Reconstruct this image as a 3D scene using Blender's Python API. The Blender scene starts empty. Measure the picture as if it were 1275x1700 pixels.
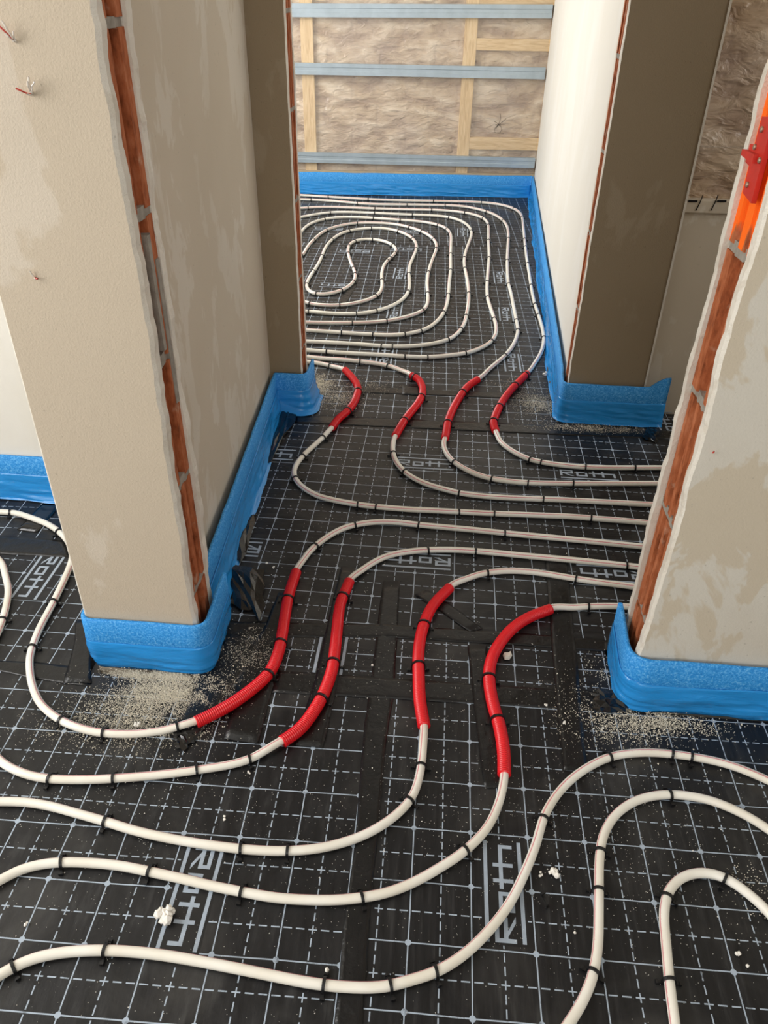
import bpy, bmesh, math, random
from mathutils import Vector, Matrix, noise
random.seed(7)
scene = bpy.context.scene
COL = scene.collection

# ------------------------------------------------------------------ camera
PITCH, ROLL, YAW = 0.60106, 0.01855, -0.07067
CAM = Vector((-0.1056, -1.02638, 1.24548)); FPX = 1291.255
FWD = Vector((math.sin(YAW)*math.cos(PITCH), math.cos(YAW)*math.cos(PITCH), -math.sin(PITCH)))
_r = Vector((math.cos(YAW), -math.sin(YAW), 0)); _u = _r.cross(FWD)
RGT = _r*math.cos(ROLL) + _u*math.sin(ROLL); UPV = -_r*math.sin(ROLL) + _u*math.cos(ROLL)
cd = bpy.data.cameras.new('camera'); cam = bpy.data.objects.new('camera', cd); COL.objects.link(cam)
cd.sensor_fit = 'VERTICAL'; cd.sensor_height = 36; cd.sensor_width = 27; cd.lens = FPX*36/1700
cd.clip_start = .02
M = Matrix((RGT, UPV, -FWD)).transposed().to_4x4(); M.translation = CAM; cam.matrix_world = M
scene.camera = cam

# ------------------------------------------------------------------ world, daylight, exposure
scene.view_settings.view_transform = 'Standard'; scene.view_settings.look = 'None'
scene.view_settings.exposure = 0.0; scene.view_settings.gamma = 1.0
scene.view_settings.use_curve_mapping = False
w = bpy.data.worlds.new('World'); scene.world = w; w.use_nodes = True
w.node_tree.nodes['Background'].inputs[0].default_value = (.80, .88, 1, 1)
w.node_tree.nodes['Background'].inputs[1].default_value = 1.0

def window_light(name, loc, direction, sx, sz, power, color):
    l = bpy.data.lights.new(name, 'AREA'); l.shape = 'RECTANGLE'; l.size = sx; l.size_y = sz
    l.energy = power; l.color = color
    o = bpy.data.objects.new(name, l); COL.objects.link(o); o.location = loc
    o.rotation_euler = Vector(direction).to_track_quat('-Z', 'Z').to_euler()
    return o
window_light('daylight_near_window', (-2.42, -.75, 1.45), (1, 0, -.12), 1.9, 1.5, 70, (1, .97, .925))
window_light('daylight_back_window', (.2, -3.32, 1.55), (0, 1, -.12), 1.5, 1.4, 27, (1, .97, .93))
window_light('daylight_far_window', (-2.42, 3.1, 1.45), (1, 0, -.12), 2.0, 1.5, 90, (1, .985, .96))
window_light('daylight_corridor_window', (2.06, .85, 1.45), (-1, 0, -.12), .9, 1.2, 11, (1, .97, .92))

# ------------------------------------------------------------------ helpers
def at(x, y, z=0.0):
    """point of the horizontal plane z that is seen at pixel x, y of the photograph"""
    d = RGT*(x-637.5) - UPV*(y-850) + FWD*FPX
    return CAM + d*((z-CAM.z)/d.z)
def link(o, parent=None):
    COL.objects.link(o)
    if parent: o.parent = parent
    return o
def mesh(name, vs, fs, mat, parent=None, smooth=False, uvs=None, mids=None):
    me = bpy.data.meshes.new(name); me.from_pydata([tuple(v) for v in vs], [], fs)
    for m in (mat if isinstance(mat, (list, tuple)) else [mat]): me.materials.append(m)
    if smooth: me.polygons.foreach_set('use_smooth', [True]*len(fs))
    if mids: me.polygons.foreach_set('material_index', mids)
    if uvs:
        ul = me.uv_layers.new(name='UVMap')
        for i, l in enumerate(me.loops): ul.data[i].uv = uvs[i]
    me.update()
    return link(bpy.data.objects.new(name, me), parent)
def tag(o, label=None, cat=None, group=None, kind=None):
    if label: o['label'] = label
    if cat: o['category'] = cat
    if group: o['group'] = group
    if kind: o['kind'] = kind
    return o
def empty(name, loc=(0, 0, 0), rz=0):
    o = bpy.data.objects.new(name, None); o.location = loc; o.rotation_euler = (0, 0, rz)
    o.empty_display_size = .1
    return link(o)
def boxdata(x0, x1, y0, y1, z0, z1):
    v = [(x, y, z) for z in (z0, z1) for x, y in ((x0, y0), (x1, y0), (x1, y1), (x0, y1))]
    f = [(0, 3, 2, 1), (4, 5, 6, 7), (0, 1, 5, 4), (1, 2, 6, 5), (2, 3, 7, 6), (3, 0, 4, 7)]
    return v, f
def box(name, x0, x1, y0, y1, z0, z1, mat, parent=None, bev=0, kind=None):
    v, f = boxdata(x0, x1, y0, y1, z0, z1)
    o = mesh(name, v, f, mat, parent)
    if bev:
        m = o.modifiers.new('bevel', 'BEVEL'); m.width = bev; m.segments = 2
    if kind: o['kind'] = kind
    return o
def prism(name, poly, z0, z1, mat, parent=None, bev=0):
    n = len(poly); v = [(x, y, z0) for x, y in poly] + [(x, y, z1) for x, y in poly]
    f = [tuple(range(n))[::-1], tuple(range(n, 2*n))] + [(i, (i+1) % n, n+(i+1) % n, n+i) for i in range(n)]
    o = mesh(name, v, f, mat, parent)
    if bev:
        m = o.modifiers.new('bevel', 'BEVEL'); m.width = bev; m.segments = 2
    return o
def nz(*a): return noise.noise(Vector(a))

# ------------------------------------------------------------------ materials
class NT:
    def __init__(s, name):
        s.m = bpy.data.materials.new(name); s.m.use_nodes = True; s.t = s.m.node_tree
        s.b = s.t.nodes['Principled BSDF']; s.out = s.t.nodes['Material Output']
    def n(s, typ, **k):
        nd = s.t.nodes.new(typ)
        for a, v in k.items():
            if a.startswith('i_'): nd.inputs[int(a[2:])].default_value = v
            else: setattr(nd, a, v)
        return nd
    def l(s, a, b): s.t.links.new(a, b)
    def put(s, sock, val):
        if isinstance(val, (int, float)): sock.default_value = val
        else: s.l(val, sock)
    def math(s, op, a, b=0.0, c=None):
        nd = s.n('ShaderNodeMath', operation=op); s.put(nd.inputs[0], a); s.put(nd.inputs[1], b)
        if c is not None: s.put(nd.inputs[2], c)
        return nd.outputs[0]
    def coord(s, kind='Object', scale=(1, 1, 1)):
        tc = s.n('ShaderNodeTexCoord'); mp = s.n('ShaderNodeMapping'); mp.inputs['Scale'].default_value = scale
        s.l(tc.outputs[kind], mp.inputs[0]); return mp.outputs[0]
    def noise(s, co, scale, detail=4, rough=.55, dist=0):
        nd = s.n('ShaderNodeTexNoise'); s.l(co, nd.inputs['Vector'])
        nd.inputs['Scale'].default_value = scale; nd.inputs['Detail'].default_value = detail
        nd.inputs['Roughness'].default_value = rough; nd.inputs['Distortion'].default_value = dist
        return nd.outputs['Fac']
    def ramp(s, fac, stops):
        nd = s.n('ShaderNodeValToRGB'); e = nd.color_ramp.elements
        while len(e) < len(stops): e.new(.5)
        for el, (p, c) in zip(e, stops): el.position = p; el.color = (*c, 1) if len(c) == 3 else c
        s.l(fac, nd.inputs[0]); return nd.outputs[0]
    def mix(s, fac, a, b):
        nd = s.n('ShaderNodeMix', data_type='RGBA')
        s.put(nd.inputs[0], fac)
        for sk, v in ((nd.inputs[6], a), (nd.inputs[7], b)):
            if isinstance(v, tuple): sk.default_value = (*v, 1)
            else: s.l(v, sk)
        return nd.outputs[2]
    def color(s, c): s.put(s.b.inputs['Base Color'], c) if not isinstance(c, tuple) else setattr(s.b.inputs['Base Color'], 'default_value', (*c, 1))
    def rough(s, r): s.put(s.b.inputs['Roughness'], r)
    def bump(s, h, strength=.3, dist=.002):
        nd = s.n('ShaderNodeBump'); nd.inputs['Strength'].default_value = strength; nd.inputs['Distance'].default_value = dist
        s.l(h, nd.inputs['Height']); s.l(nd.outputs[0], s.b.inputs['Normal'])
def sr(r, g, b):   # 8 bit sRGB -> linear
    return tuple(((c/255)/12.92 if c/255 <= .04045 else ((c/255+.055)/1.055)**2.4) for c in (r, g, b))

def plaster(name, c1, c2, c3, scale=5, lo=.52, hi=.56, grain=.25, speck=True):
    t = NT(name); co = t.coord('Object'); stretch = t.coord('Object', (1, 1, .55))
    n1 = t.noise(stretch, scale, 5, .6, .4); n2 = t.noise(co, scale*.35, 3); n3 = t.noise(co, 260, 3, .7)
    base = t.mix(t.ramp(n1, [(lo, (0, 0, 0)), (hi, (1, 1, 1))]), c1, c2)
    base = t.mix(t.ramp(n2, [(.45, (0, 0, 0)), (.75, (.6, .6, .6))]), base, c3)
    if speck:
        n4 = t.noise(co, 140, 2, .5)
        base = t.mix(t.ramp(n4, [(.70, (0, 0, 0)), (.76, (.45, .45, .45))]), base, tuple(x*.55 for x in c1))
    t.color(base); t.rough(.88); t.bump(t.math('ADD', n3, t.math('MULTIPLY', n1, .5)), grain, .002)
    t.b.inputs['Specular IOR Level'].default_value = .25
    return t.m
def simple(name, c, r=.6, spec=.5, metal=0, bumps=None, vary=0, vscale=20):
    t = NT(name); co = t.coord('Object')
    if vary:
        n1 = t.noise(co, vscale, 4)
        t.color(t.mix(t.ramp(n1, [(.3, (0, 0, 0)), (.7, (1, 1, 1))]), tuple(x*(1-vary) for x in c), tuple(min(1, x*(1+vary)) for x in c)))
    else: t.color(c)
    t.rough(r); t.b.inputs['Specular IOR Level'].default_value = spec; t.b.inputs['Metallic'].default_value = metal
    if bumps: t.bump(t.noise(co, bumps[0], 4, .6), bumps[1], bumps[2])
    return t.m

MAT = {}
MAT['plaster_beige'] = plaster('plaster_beige', sr(196, 182, 162), sr(204, 192, 175), sr(186, 172, 152), 5, .57, .60, .4)
MAT['plaster_grey'] = plaster('plaster_grey', sr(203, 191, 171), sr(212, 206, 194), sr(197, 184, 164), 6, .49, .51, .25)
MAT['plaster_corridor'] = plaster('plaster_corridor', sr(202, 190, 171), sr(211, 202, 187), sr(194, 181, 160), 7, .54, .57, .15)
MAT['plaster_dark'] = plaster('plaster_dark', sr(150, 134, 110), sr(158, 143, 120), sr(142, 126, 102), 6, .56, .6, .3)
MAT['plaster_white'] = plaster('plaster_white', sr(226, 222, 212), sr(230, 227, 219), sr(220, 214, 202), 3, .5, .62, .12, False)
MAT['plaster_edge'] = plaster('plaster_edge', sr(222, 216, 204), sr(212, 204, 190), sr(200, 190, 174), 30, .55, .6, .8)
MAT['ceiling_white'] = simple('ceiling_white', sr(226, 224, 218), .9, .2, vary=.02)
MAT['concrete'] = simple('concrete', sr(140, 136, 130), .9, .2, vary=.15, vscale=6)

def brick_mat(name, paint=False):
    t = NT(name); co = t.coord('Object', (1, 1, .35)); c2 = t.coord('Object')
    n1 = t.noise(co, 60, 5, .65); n2 = t.noise(c2, 25, 4)
    base = t.ramp(n1, [(.3, sr(112, 58, 32)), (.5, sr(166, 94, 58)), (.72, sr(190, 122, 86))])
    base = t.mix(t.ramp(n2, [(.62, (0, 0, 0)), (.72, (.5, .5, .5))]), base, sr(200, 170, 146))
    if paint:
        sep = t.n('ShaderNodeSeparateXYZ'); t.l(c2, sep.inputs[0])
        n5 = t.noise(t.coord('Object', (1, 1, .2)), 45, 3)
        h = t.math('ADD', sep.outputs[2], t.math('MULTIPLY', n5, .14))
        base = t.mix(t.ramp(h, [(.985, (0, 0, 0)), (1.02, (1, 1, 1))]), base, (1.0, .16, .012))
    t.color(base); t.rough(.85); t.bump(n1, .6, .003); t.b.inputs['Specular IOR Level'].default_value = .2
    return t.m
MAT['brick'] = brick_mat('brick_clay'); MAT['brick_orange'] = brick_mat('brick_sprayed_orange', True)
MAT['mortar'] = simple('mortar', sr(150, 144, 134), .95, .1, bumps=(60, .8, .004), vary=.2, vscale=50)

def pipe_mat():
    t = NT('white_pex_pipe'); uv = t.n('ShaderNodeTexCoord').outputs['UV']
    sep = t.n('ShaderNodeSeparateXYZ'); t.l(uv, sep.inputs[0])
    d = t.math('ABSOLUTE', t.math('SUBTRACT', sep.outputs[0], t.math('ADD', .27, t.math('MULTIPLY', t.math('SINE', t.math('ADD', t.math('MULTIPLY', sep.outputs[1], 1.3), 1.2)), .15))))
    line = t.math('LESS_THAN', d, .022)
    prt = t.math('MULTIPLY', t.math('LESS_THAN', t.math('ABSOLUTE', t.math('SUBTRACT', d, .04)), .016),
                 t.math('GREATER_THAN', t.noise(t.coord('UV', (60, 260, 1)), 1.0, 2), .56))
    fac = t.math('MULTIPLY', t.math('MAXIMUM', line, t.math('MULTIPLY', prt, .35)), .75)
    n1 = t.noise(t.coord('Object'), 9, 3)
    base = t.ramp(n1, [(.35, sr(232, 226, 212)), (.65, sr(242, 239, 230))])
    t.color(t.mix(fac, base, sr(205, 84, 106))); t.rough(.36); t.b.inputs['Specular IOR Level'].default_value = .45
    return t.m
MAT['pipe'] = pipe_mat()
MAT['conduit'] = simple('red_conduit', sr(222, 24, 34), .34, .5, vary=.06, vscale=12)
MAT['black_plastic'] = simple('black_plastic', sr(18, 18, 20), .38, .5)
MAT['tape'] = simple('black_tape', sr(17, 17, 18), .33, .45, bumps=(38, .7, .004), vary=.25, vscale=18)
MAT['black_film'] = simple('black_film', sr(14, 14, 16), .16, .6, bumps=(26, .35, .004))
MAT['print'] = simple('silver_print', sr(158, 170, 184), .45, .5, vary=.1, vscale=60)
MAT['mat_blank'] = simple('mat_blank', sr(30, 30, 31), .4, .4, vary=.2, vscale=30)
MAT['crumb'] = simple('white_crumb', sr(236, 232, 224), .9, .2)
MAT['sand'] = simple('plaster_dust', sr(224, 217, 200), .95, .1)
MAT['steel'] = simple('galvanised_steel', sr(176, 190, 200), .42, .5, .55, vary=.08, vscale=14)
MAT['screw'] = simple('zinc_screw', sr(170, 150, 130), .4, .5, .8)
MAT['red_plastic'] = simple('red_plastic', sr(190, 40, 24), .5, .4, vary=.12, vscale=40)
MAT['ink'] = simple('black_ink', sr(30, 28, 28), .7, .2)
MAT['wire_white'] = simple('wire_white', sr(226, 218, 208), .5); MAT['wire_red'] = simple('wire_red', sr(190, 70, 60), .5)
MAT['frame_white'] = simple('window_frame_white', sr(232, 232, 230), .4)
MAT['plate_wood'] = simple('plate_wood', sr(186, 168, 140), .8, .2, vary=.12, vscale=8)

def wood(name, sc):
    t = NT(name); co = t.coord('Object', (1, 1, 1)); st = t.coord('Object', sc)
    n1 = t.noise(st, 6, 4, .6, 1.2); n2 = t.noise(co, 7, 2)
    base = t.ramp(n1, [(.3, sr(196, 160, 112)), (.55, sr(226, 196, 150)), (.75, sr(234, 210, 170))])
    base = t.mix(t.ramp(n2, [(.70, (0, 0, 0)), (.76, (.8, .8, .8))]), base, sr(150, 98, 58))
    t.color(base); t.rough(.65); t.bump(n1, .1, .002); return t.m
MAT['wood'] = wood('pine_batten_upright', (9, 9, 1.0)); MAT['wood_h'] = wood('pine_batten_level', (1.0, 9, 9))
def insulation():
    t = NT('foil_covered_mineral_wool'); co = t.coord('Object'); st = t.coord('Object', (1, 1, 2.2))
    n1 = t.noise(st, 6.5, 3, .45, .4); n2 = t.noise(co, 3, 4, .6); n3 = t.noise(st, 15, 4, .5, .9)
    base = t.ramp(n1, [(.32, sr(162, 136, 112)), (.5, sr(202, 178, 150)), (.68, sr(232, 214, 190))])
    base = t.mix(t.ramp(n2, [(.4, (0, 0, 0)), (.7, (.55, .55, .55))]), base, sr(182, 164, 154))
    dv = t.n('ShaderNodeVectorMath', operation='ADD'); tcn = t.n('ShaderNodeTexNoise'); tcn.inputs['Scale'].default_value = 5
    t.l(co, tcn.inputs['Vector']); sc_ = t.n('ShaderNodeVectorMath', operation='SCALE'); sc_.inputs['Scale'].default_value = .10
    t.l(tcn.outputs['Color'], sc_.inputs[0]); t.l(t.coord('Object'), dv.inputs[0]); t.l(sc_.outputs[0], dv.inputs[1])
    sw = t.n('ShaderNodeSeparateXYZ'); t.l(dv.outputs[0], sw.inputs[0]); cb = t.n('ShaderNodeCombineXYZ'); t.l(sw.outputs[0], cb.inputs[0]); t.l(sw.outputs[2], cb.inputs[1])
    bt = t.n('ShaderNodeTexBrick'); t.l(cb.outputs[0], bt.inputs['Vector']); bt.inputs['Scale'].default_value = 1.0
    bt.inputs['Brick Width'].default_value = .34; bt.inputs['Row Height'].default_value = .155; bt.inputs['Mortar Size'].default_value = .016; bt.inputs['Mortar Smooth'].default_value = 1.0
    cr = bt.outputs['Fac']
    base = t.mix(t.math('MULTIPLY', cr, .22), base, sr(150, 128, 118))  # crease lines tinted darker: shade of the folds put into the colour
    n1 = t.math('SUBTRACT', n1, t.math('MULTIPLY', cr, .05))
    t.color(base); t.rough(.28); t.bump(t.math('ADD', n1, t.math('MULTIPLY', n3, .55)), .85, .03)
    t.b.inputs['Specular IOR Level'].default_value = .6
    return t.m
MAT['insulation'] = insulation()
def filmy(name, col, alpha, rough=.2, bs=30, bstr=.5, sc=(1, 1, 1)):
    t = NT(name); co = t.coord('Object', sc); n1 = t.noise(co, bs, 4, .6, .9)
    t.color(col); t.rough(rough); t.bump(n1, bstr, .004)
    tr = t.n('ShaderNodeBsdfTransparent'); mx = t.n('ShaderNodeMixShader'); mx.inputs[0].default_value = alpha
    t.l(tr.outputs[0], mx.inputs[1]); t.l(t.b.outputs[0], mx.inputs[2]); t.l(mx.outputs[0], t.out.inputs[0])
    return t.m
MAT['vapour_film'] = filmy('clear_vapour_film', sr(226, 222, 216), .16, .18, 14, .9)
MAT['blue_film'] = filmy('blue_film', sr(46, 154, 232), .80, .12, 12, .8, (1, 1, 5))
MAT['pale_film'] = filmy('pale_blue_film', sr(120, 176, 214), .5, .14, 40, .8)
def foam():
    t = NT('blue_pe_foam'); co = t.coord('Object'); n1 = t.noise(co, 230, 3, .8); n2 = t.noise(co, 12, 3)
    base = t.ramp(n1, [(.30, sr(22, 116, 196)), (.5, sr(46, 148, 224)), (.68, sr(120, 192, 244))])
    t.color(base); t.rough(.55); t.bump(t.math('ADD', n1, n2), .4, .003); t.b.inputs['Specular IOR Level'].default_value = .35
    return t.m
MAT['foam'] = foam()

def grid_mat(name, sx, sy, amount=1.0):
    """black foil with a printed 5/10 cm grid; the object's origin is a crossing of two solid lines"""
    t = NT(name); co = t.coord('Object'); sep = t.n('ShaderNodeSeparateXYZ'); t.l(co, sep.inputs[0])
    X, Y = sep.outputs[0], sep.outputs[1]
    wob = t.noise(co, 6, 2)
    X = t.math('ADD', X, t.math('MULTIPLY', t.math('SUBTRACT', wob, .5), .003))
    Y = t.math('ADD', Y, t.math('MULTIPLY', t.math('SUBTRACT', t.noise(t.coord('Object', (1.3, 1.3, 1)), 5, 2), .5), .003))
    def dist(v, off, per):   # distance to the nearest multiple of per, shifted by off
        f = t.math('FRACT', t.math('ADD', t.math('DIVIDE', t.math('SUBTRACT', v, off), per), 100.5))
        return t.math('MULTIPLY', t.math('ABSOLUTE', t.math('SUBTRACT', f, .5)), per)
    sx_ = dist(X, 0, .1); sy_ = dist(Y, 0, .1); dx = dist(X, .05, .1); dy = dist(Y, .05, .1)
    W = .00105
    solid = t.math('MAXIMUM', t.math('LESS_THAN', sx_, W), t.math('LESS_THAN', sy_, W))
    dashx = t.math('MULTIPLY', t.math('LESS_THAN', dx, W), t.math('LESS_THAN', dist(Y, .01, .02), .0068))
    dashy = t.math('MULTIPLY', t.math('LESS_THAN', dy, W), t.math('LESS_THAN', dist(X, .01, .02), .0068))
    dot = t.math('LESS_THAN', t.math('SQRT', t.math('ADD', t.math('MULTIPLY', sx_, sx_), t.math('MULTIPLY', sy_, sy_))), .0048)
    g = t.math('MAXIMUM', t.math('MAXIMUM', solid, dot), t.math('MAXIMUM', dashx, dashy))
    wear = t.ramp(t.noise(co, 55, 4, .7), [(.30, (.25, .25, .25)), (.44, (1, 1, 1))])
    g = t.math('MULTIPLY', g, wear)
    st = t.noise(t.coord('Object', (sx, sy, 1)), 30, 5, .65)
    base = t.ramp(st, [(.3, sr(14, 14, 16)), (.55, sr(25, 25, 27)), (.78, sr(54, 54, 54))])
    dust = t.ramp(t.noise(co, 5, 5, .6, .5), [(.50, (0, 0, 0)), (.80, (.30, .30, .30))])
    base = t.mix(dust, base, sr(104, 102, 98))
    sp = t.ramp(t.noise(co, 420, 2, .5), [(.745, (0, 0, 0)), (.77, (1, 1, 1))])
    spm = t.math('MULTIPLY', sp, t.ramp(t.noise(co, 3.2, 3), [(.42, (.05, .05, .05)), (.7, (.75, .75, .75))]))
    base = t.mix(t.math('MULTIPLY', g, .88), base, sr(176, 190, 206))
    base = t.mix(spm, base, sr(190, 186, 174))
    t.color(base)
    t.rough(t.ramp(st, [(.3, (.34, .34, .34)), (.7, (.52, .52, .52))]))
    t.bump(t.math('ADD', t.math('MULTIPLY', st, .35), t.math('MULTIPLY', t.noise(co, 9, 3), 1.5)), .35, .006)
    t.b.inputs['Specular IOR Level'].default_value = .40
    return t.m
MAT['grid_y'] = grid_mat('printed_foil_weave_lengthwise', 3.0, .25)
MAT['grid_x'] = grid_mat('printed_foil_weave_crosswise', .25, 3.0)
MAT['grid_d'] = grid_mat('printed_foil_weave_diagonal', 1.6, .35)

# ------------------------------------------------------------------ setting: floor, walls, ceiling
H = 2.55; ZS = -.03
XW, XE, YS = -2.45, 2.1, -3.35
def struct(o, label):
    o['kind'] = 'structure'; o['label'] = label; return o
struct(box('floor', XW-.2, XE+.2, YS-.2, 5.2, -.16, ZS, MAT['concrete']), 'bare concrete slab under the black insulation panels')
struct(box('ceiling', XW-.2, XE+.2, YS-.2, 5.2, H, H+.12, MAT['ceiling_white']), 'plain white ceiling above the rooms')

GROOVES = [  # (fraction across the reveal, depth in mm) of a clay block's ribbed end
    [(0, 0), (.26, 0), (.30, 15), (.66, 15), (.70, 0), (1, 0)],
    [(0, 3), (.08, 0), (.2, 0), (.24, 11), (.34, 11), (.38, 0), (.52, 0), (.56, 11), (.66, 11), (.70, 0), (.9, 0), (1, 3)],
    [(0, 0), (.16, 0), (.20, 11), (.30, 11), (.34, 1), (.6, 1), (.64, 13), (.78, 13), (.82, 0), (1, 0)]]
def reveal(parent, xr, s, y0, y1, joints, recess, depth, variant, paint=None):
    """unplastered end of a wall: clay blocks and mortar between y0 and y1, end face near x = xr, facing s"""
    zs = sorted(joints); zs = [ZS] + zs + [H]
    for i, (a, b) in enumerate(zip(zs[:-1], zs[1:])):
        g = GROOVES[variant[i % len(variant)]]
        poly = [(xr - s*(recess + d*.001), y0 + (y1-y0)*f) for f, d in g]
        poly = [(xr - s*depth, y0)] + poly + [(xr - s*depth, y1)]
        if s < 0: poly = poly[::-1]
        m = MAT['brick_orange'] if paint and b > paint[0] and a < paint[1] else MAT['brick']
        prism('brick', poly, a + .006, b - .006, m, parent)
        if b < H:
            jm = []
            for k in range(5):
                f0 = y0 + (y1-y0)*k/4; jm.append((xr - s*(recess + .001 + .004*random.random()), f0))
            pj = [(xr - s*depth, y0)] + jm + [(xr - s*depth, y1)]
            if s < 0: pj = pj[::-1]
            prism('mortar_joint', pj, b - .0065 - .006*random.random(), b + .0065 + .006*random.random(), MAT['mortar'], parent)
def ragged(name, parent, xb, xr, s, y0, y1, mat, seed, amp=.006, chamfer=.004, outer=0, xback=None):
    """plaster coat between y0 and y1 whose broken edge lies at xr; outer = index (0: y0 face, 1: y1 face) of the visible face"""
    vs, fs = [], []; n = 400
    for k in range(n+1):
        z = ZS + (H-ZS)*k/n
        a = amp*(nz(seed, z*4.1, .3) + .6*nz(seed+9, z*17, .7) + .16*nz(seed+5, z*55, .1) + .10*nz(seed+2, z*130, .6))
        b = a + .4*amp*nz(seed+3, z*23, 2.2)
        e0 = xr + s*(a - (chamfer if outer == 0 else 0)); e1 = xr + s*(b - (chamfer if outer == 1 else 0))
        mid = xr + s*(a + .3*amp*nz(seed+7, z*40, 4.4))
        vs += [(xb, y0, z), (e0, y0, z), (mid, y0 + (y1-y0)*(.22 if outer == 0 else .78), z), (e1, y1, z), (xb, y1, z)]
    for k in range(n):
        for j in range(5):
            a0 = k*5+j; a1 = k*5+(j+1) % 5; q = (a0, a1, a1+5, a0+5)
            fs.append(q if s > 0 else q[::-1])
    fs.append((4, 3, 2, 1, 0)); fs.append(tuple(n*5+j for j in range(5)))
    return mesh(name, vs, fs, [mat, MAT['plaster_edge']], parent, mids=[(0 if (i % 5) == (0 if outer == 0 else 3) or i >= n*5 else 1) for i in range(len(fs))])

# -- the wall stub left of the doorway
WL = struct(empty('wall_doorway_left'), 'beige plastered wall end left of the doorway with brick reveal')
XL = -.572
ragged('plaster_coat', WL, -.806, XL, 1, .135, .160, MAT['plaster_beige'], 3.3, .0075, .006, 0)
ragged('plaster_coat', WL, -.795, XL-.002, 1, .240, .266, MAT['plaster_corridor'], 8.1, .008, .002, 1)
reveal(WL, XL, 1, .1595, .2405, [.194, .447, .693, .936, 1.19, 1.44, 1.69, 1.94, 2.19, 2.44], .006, .2, [0, 2, 0, 0, 0])
prism('mortar_smear', [(XL-.03, .196), (XL-.0035, .199), (XL-.002, .207), (XL-.005, .216), (XL-.03, .218)], .712, .905, MAT['mortar'], WL)
prism('mortar_smear', [(XL-.03, .222), (XL-.004, .224), (XL-.003, .236), (XL-.03, .239)], .60, .86, MAT['mortar'], WL)
box('plaster_coat', -.811, -.795, .137, .266, ZS, H, MAT['plaster_edge'], WL, .004)

# -- the wall right of the doorway
WR = struct(empty('wall_doorway_right'), 'patchy grey plastered wall right of the doorway with brick reveal')
XR = .328
ragged('plaster_coat', WR, XE, XR, -1, .130, .150, MAT['plaster_grey'], 13.7, .006, .005, 0)
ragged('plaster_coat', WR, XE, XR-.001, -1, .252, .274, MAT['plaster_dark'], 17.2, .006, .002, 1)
reveal(WR, XR, -1, .1495, .2525, [.19, .43, .668, .912, 1.155, 1.4, 1.64, 1.88, 2.12, 2.36], .007, .25, [1, 1, 1, 0, 2, 2], (.95, 1.2))
box('brick_core', XR+.24, XE, .15, .252, ZS, H, MAT['brick'], WR)

# -- corridor, left side
WC = struct(prism('wall_corridor_left', [(-.80, .2665), (-.632, .2665), (-.674, 1.3895), (-.80, 1.3895)], ZS, H, MAT['plaster_corridor']), 'smooth plastered corridor wall behind the brick edged wall end')
# -- passage to the far room, left stub
WP = struct(empty('wall_passage_left'), 'narrow shaded wall end left of the far passage')
XPL = -.566
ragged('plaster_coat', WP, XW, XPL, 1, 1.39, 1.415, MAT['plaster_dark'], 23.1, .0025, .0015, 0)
ragged('plaster_coat', WP, XW, XPL-.001, 1, 1.495, 1.52, MAT['plaster_white'], 27.9, .003, .002, 1)
reveal(WP, XPL, 1, 1.4145, 1.4955, [.2, .44, .68, .93, 1.17, 1.42, 1.66, 1.9, 2.15, 2.4], .0015, .2, [1, 2])
box('brick_core', XW, XPL-.19, 1.415, 1.495, ZS, H, MAT['brick'], WP)
# -- passage, right stub
WQ = struct(empty('wall_passage_right'), 'dark shaded plaster wall end right of the far passage')
XPR = .334
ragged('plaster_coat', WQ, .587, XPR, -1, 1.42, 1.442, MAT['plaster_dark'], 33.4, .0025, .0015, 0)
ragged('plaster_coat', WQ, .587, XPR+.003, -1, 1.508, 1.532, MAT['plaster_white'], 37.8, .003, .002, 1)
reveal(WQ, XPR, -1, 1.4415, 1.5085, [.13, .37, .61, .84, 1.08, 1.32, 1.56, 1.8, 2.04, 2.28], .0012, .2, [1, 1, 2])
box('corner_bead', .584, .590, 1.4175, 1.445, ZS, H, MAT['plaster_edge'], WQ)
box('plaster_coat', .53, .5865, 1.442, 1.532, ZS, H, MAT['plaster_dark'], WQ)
# -- far room
def xwall(y): return .345 + (.480-.345)*(y-1.532)/(4.76-1.532)
struct(prism('wall_far_right', [(.345, 1.5325), (.587, 1.5325), (.60, 4.95), (xwall(4.95), 4.95)], ZS, H, MAT['plaster_white']), 'bright white plastered side wall of the far room')
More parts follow.
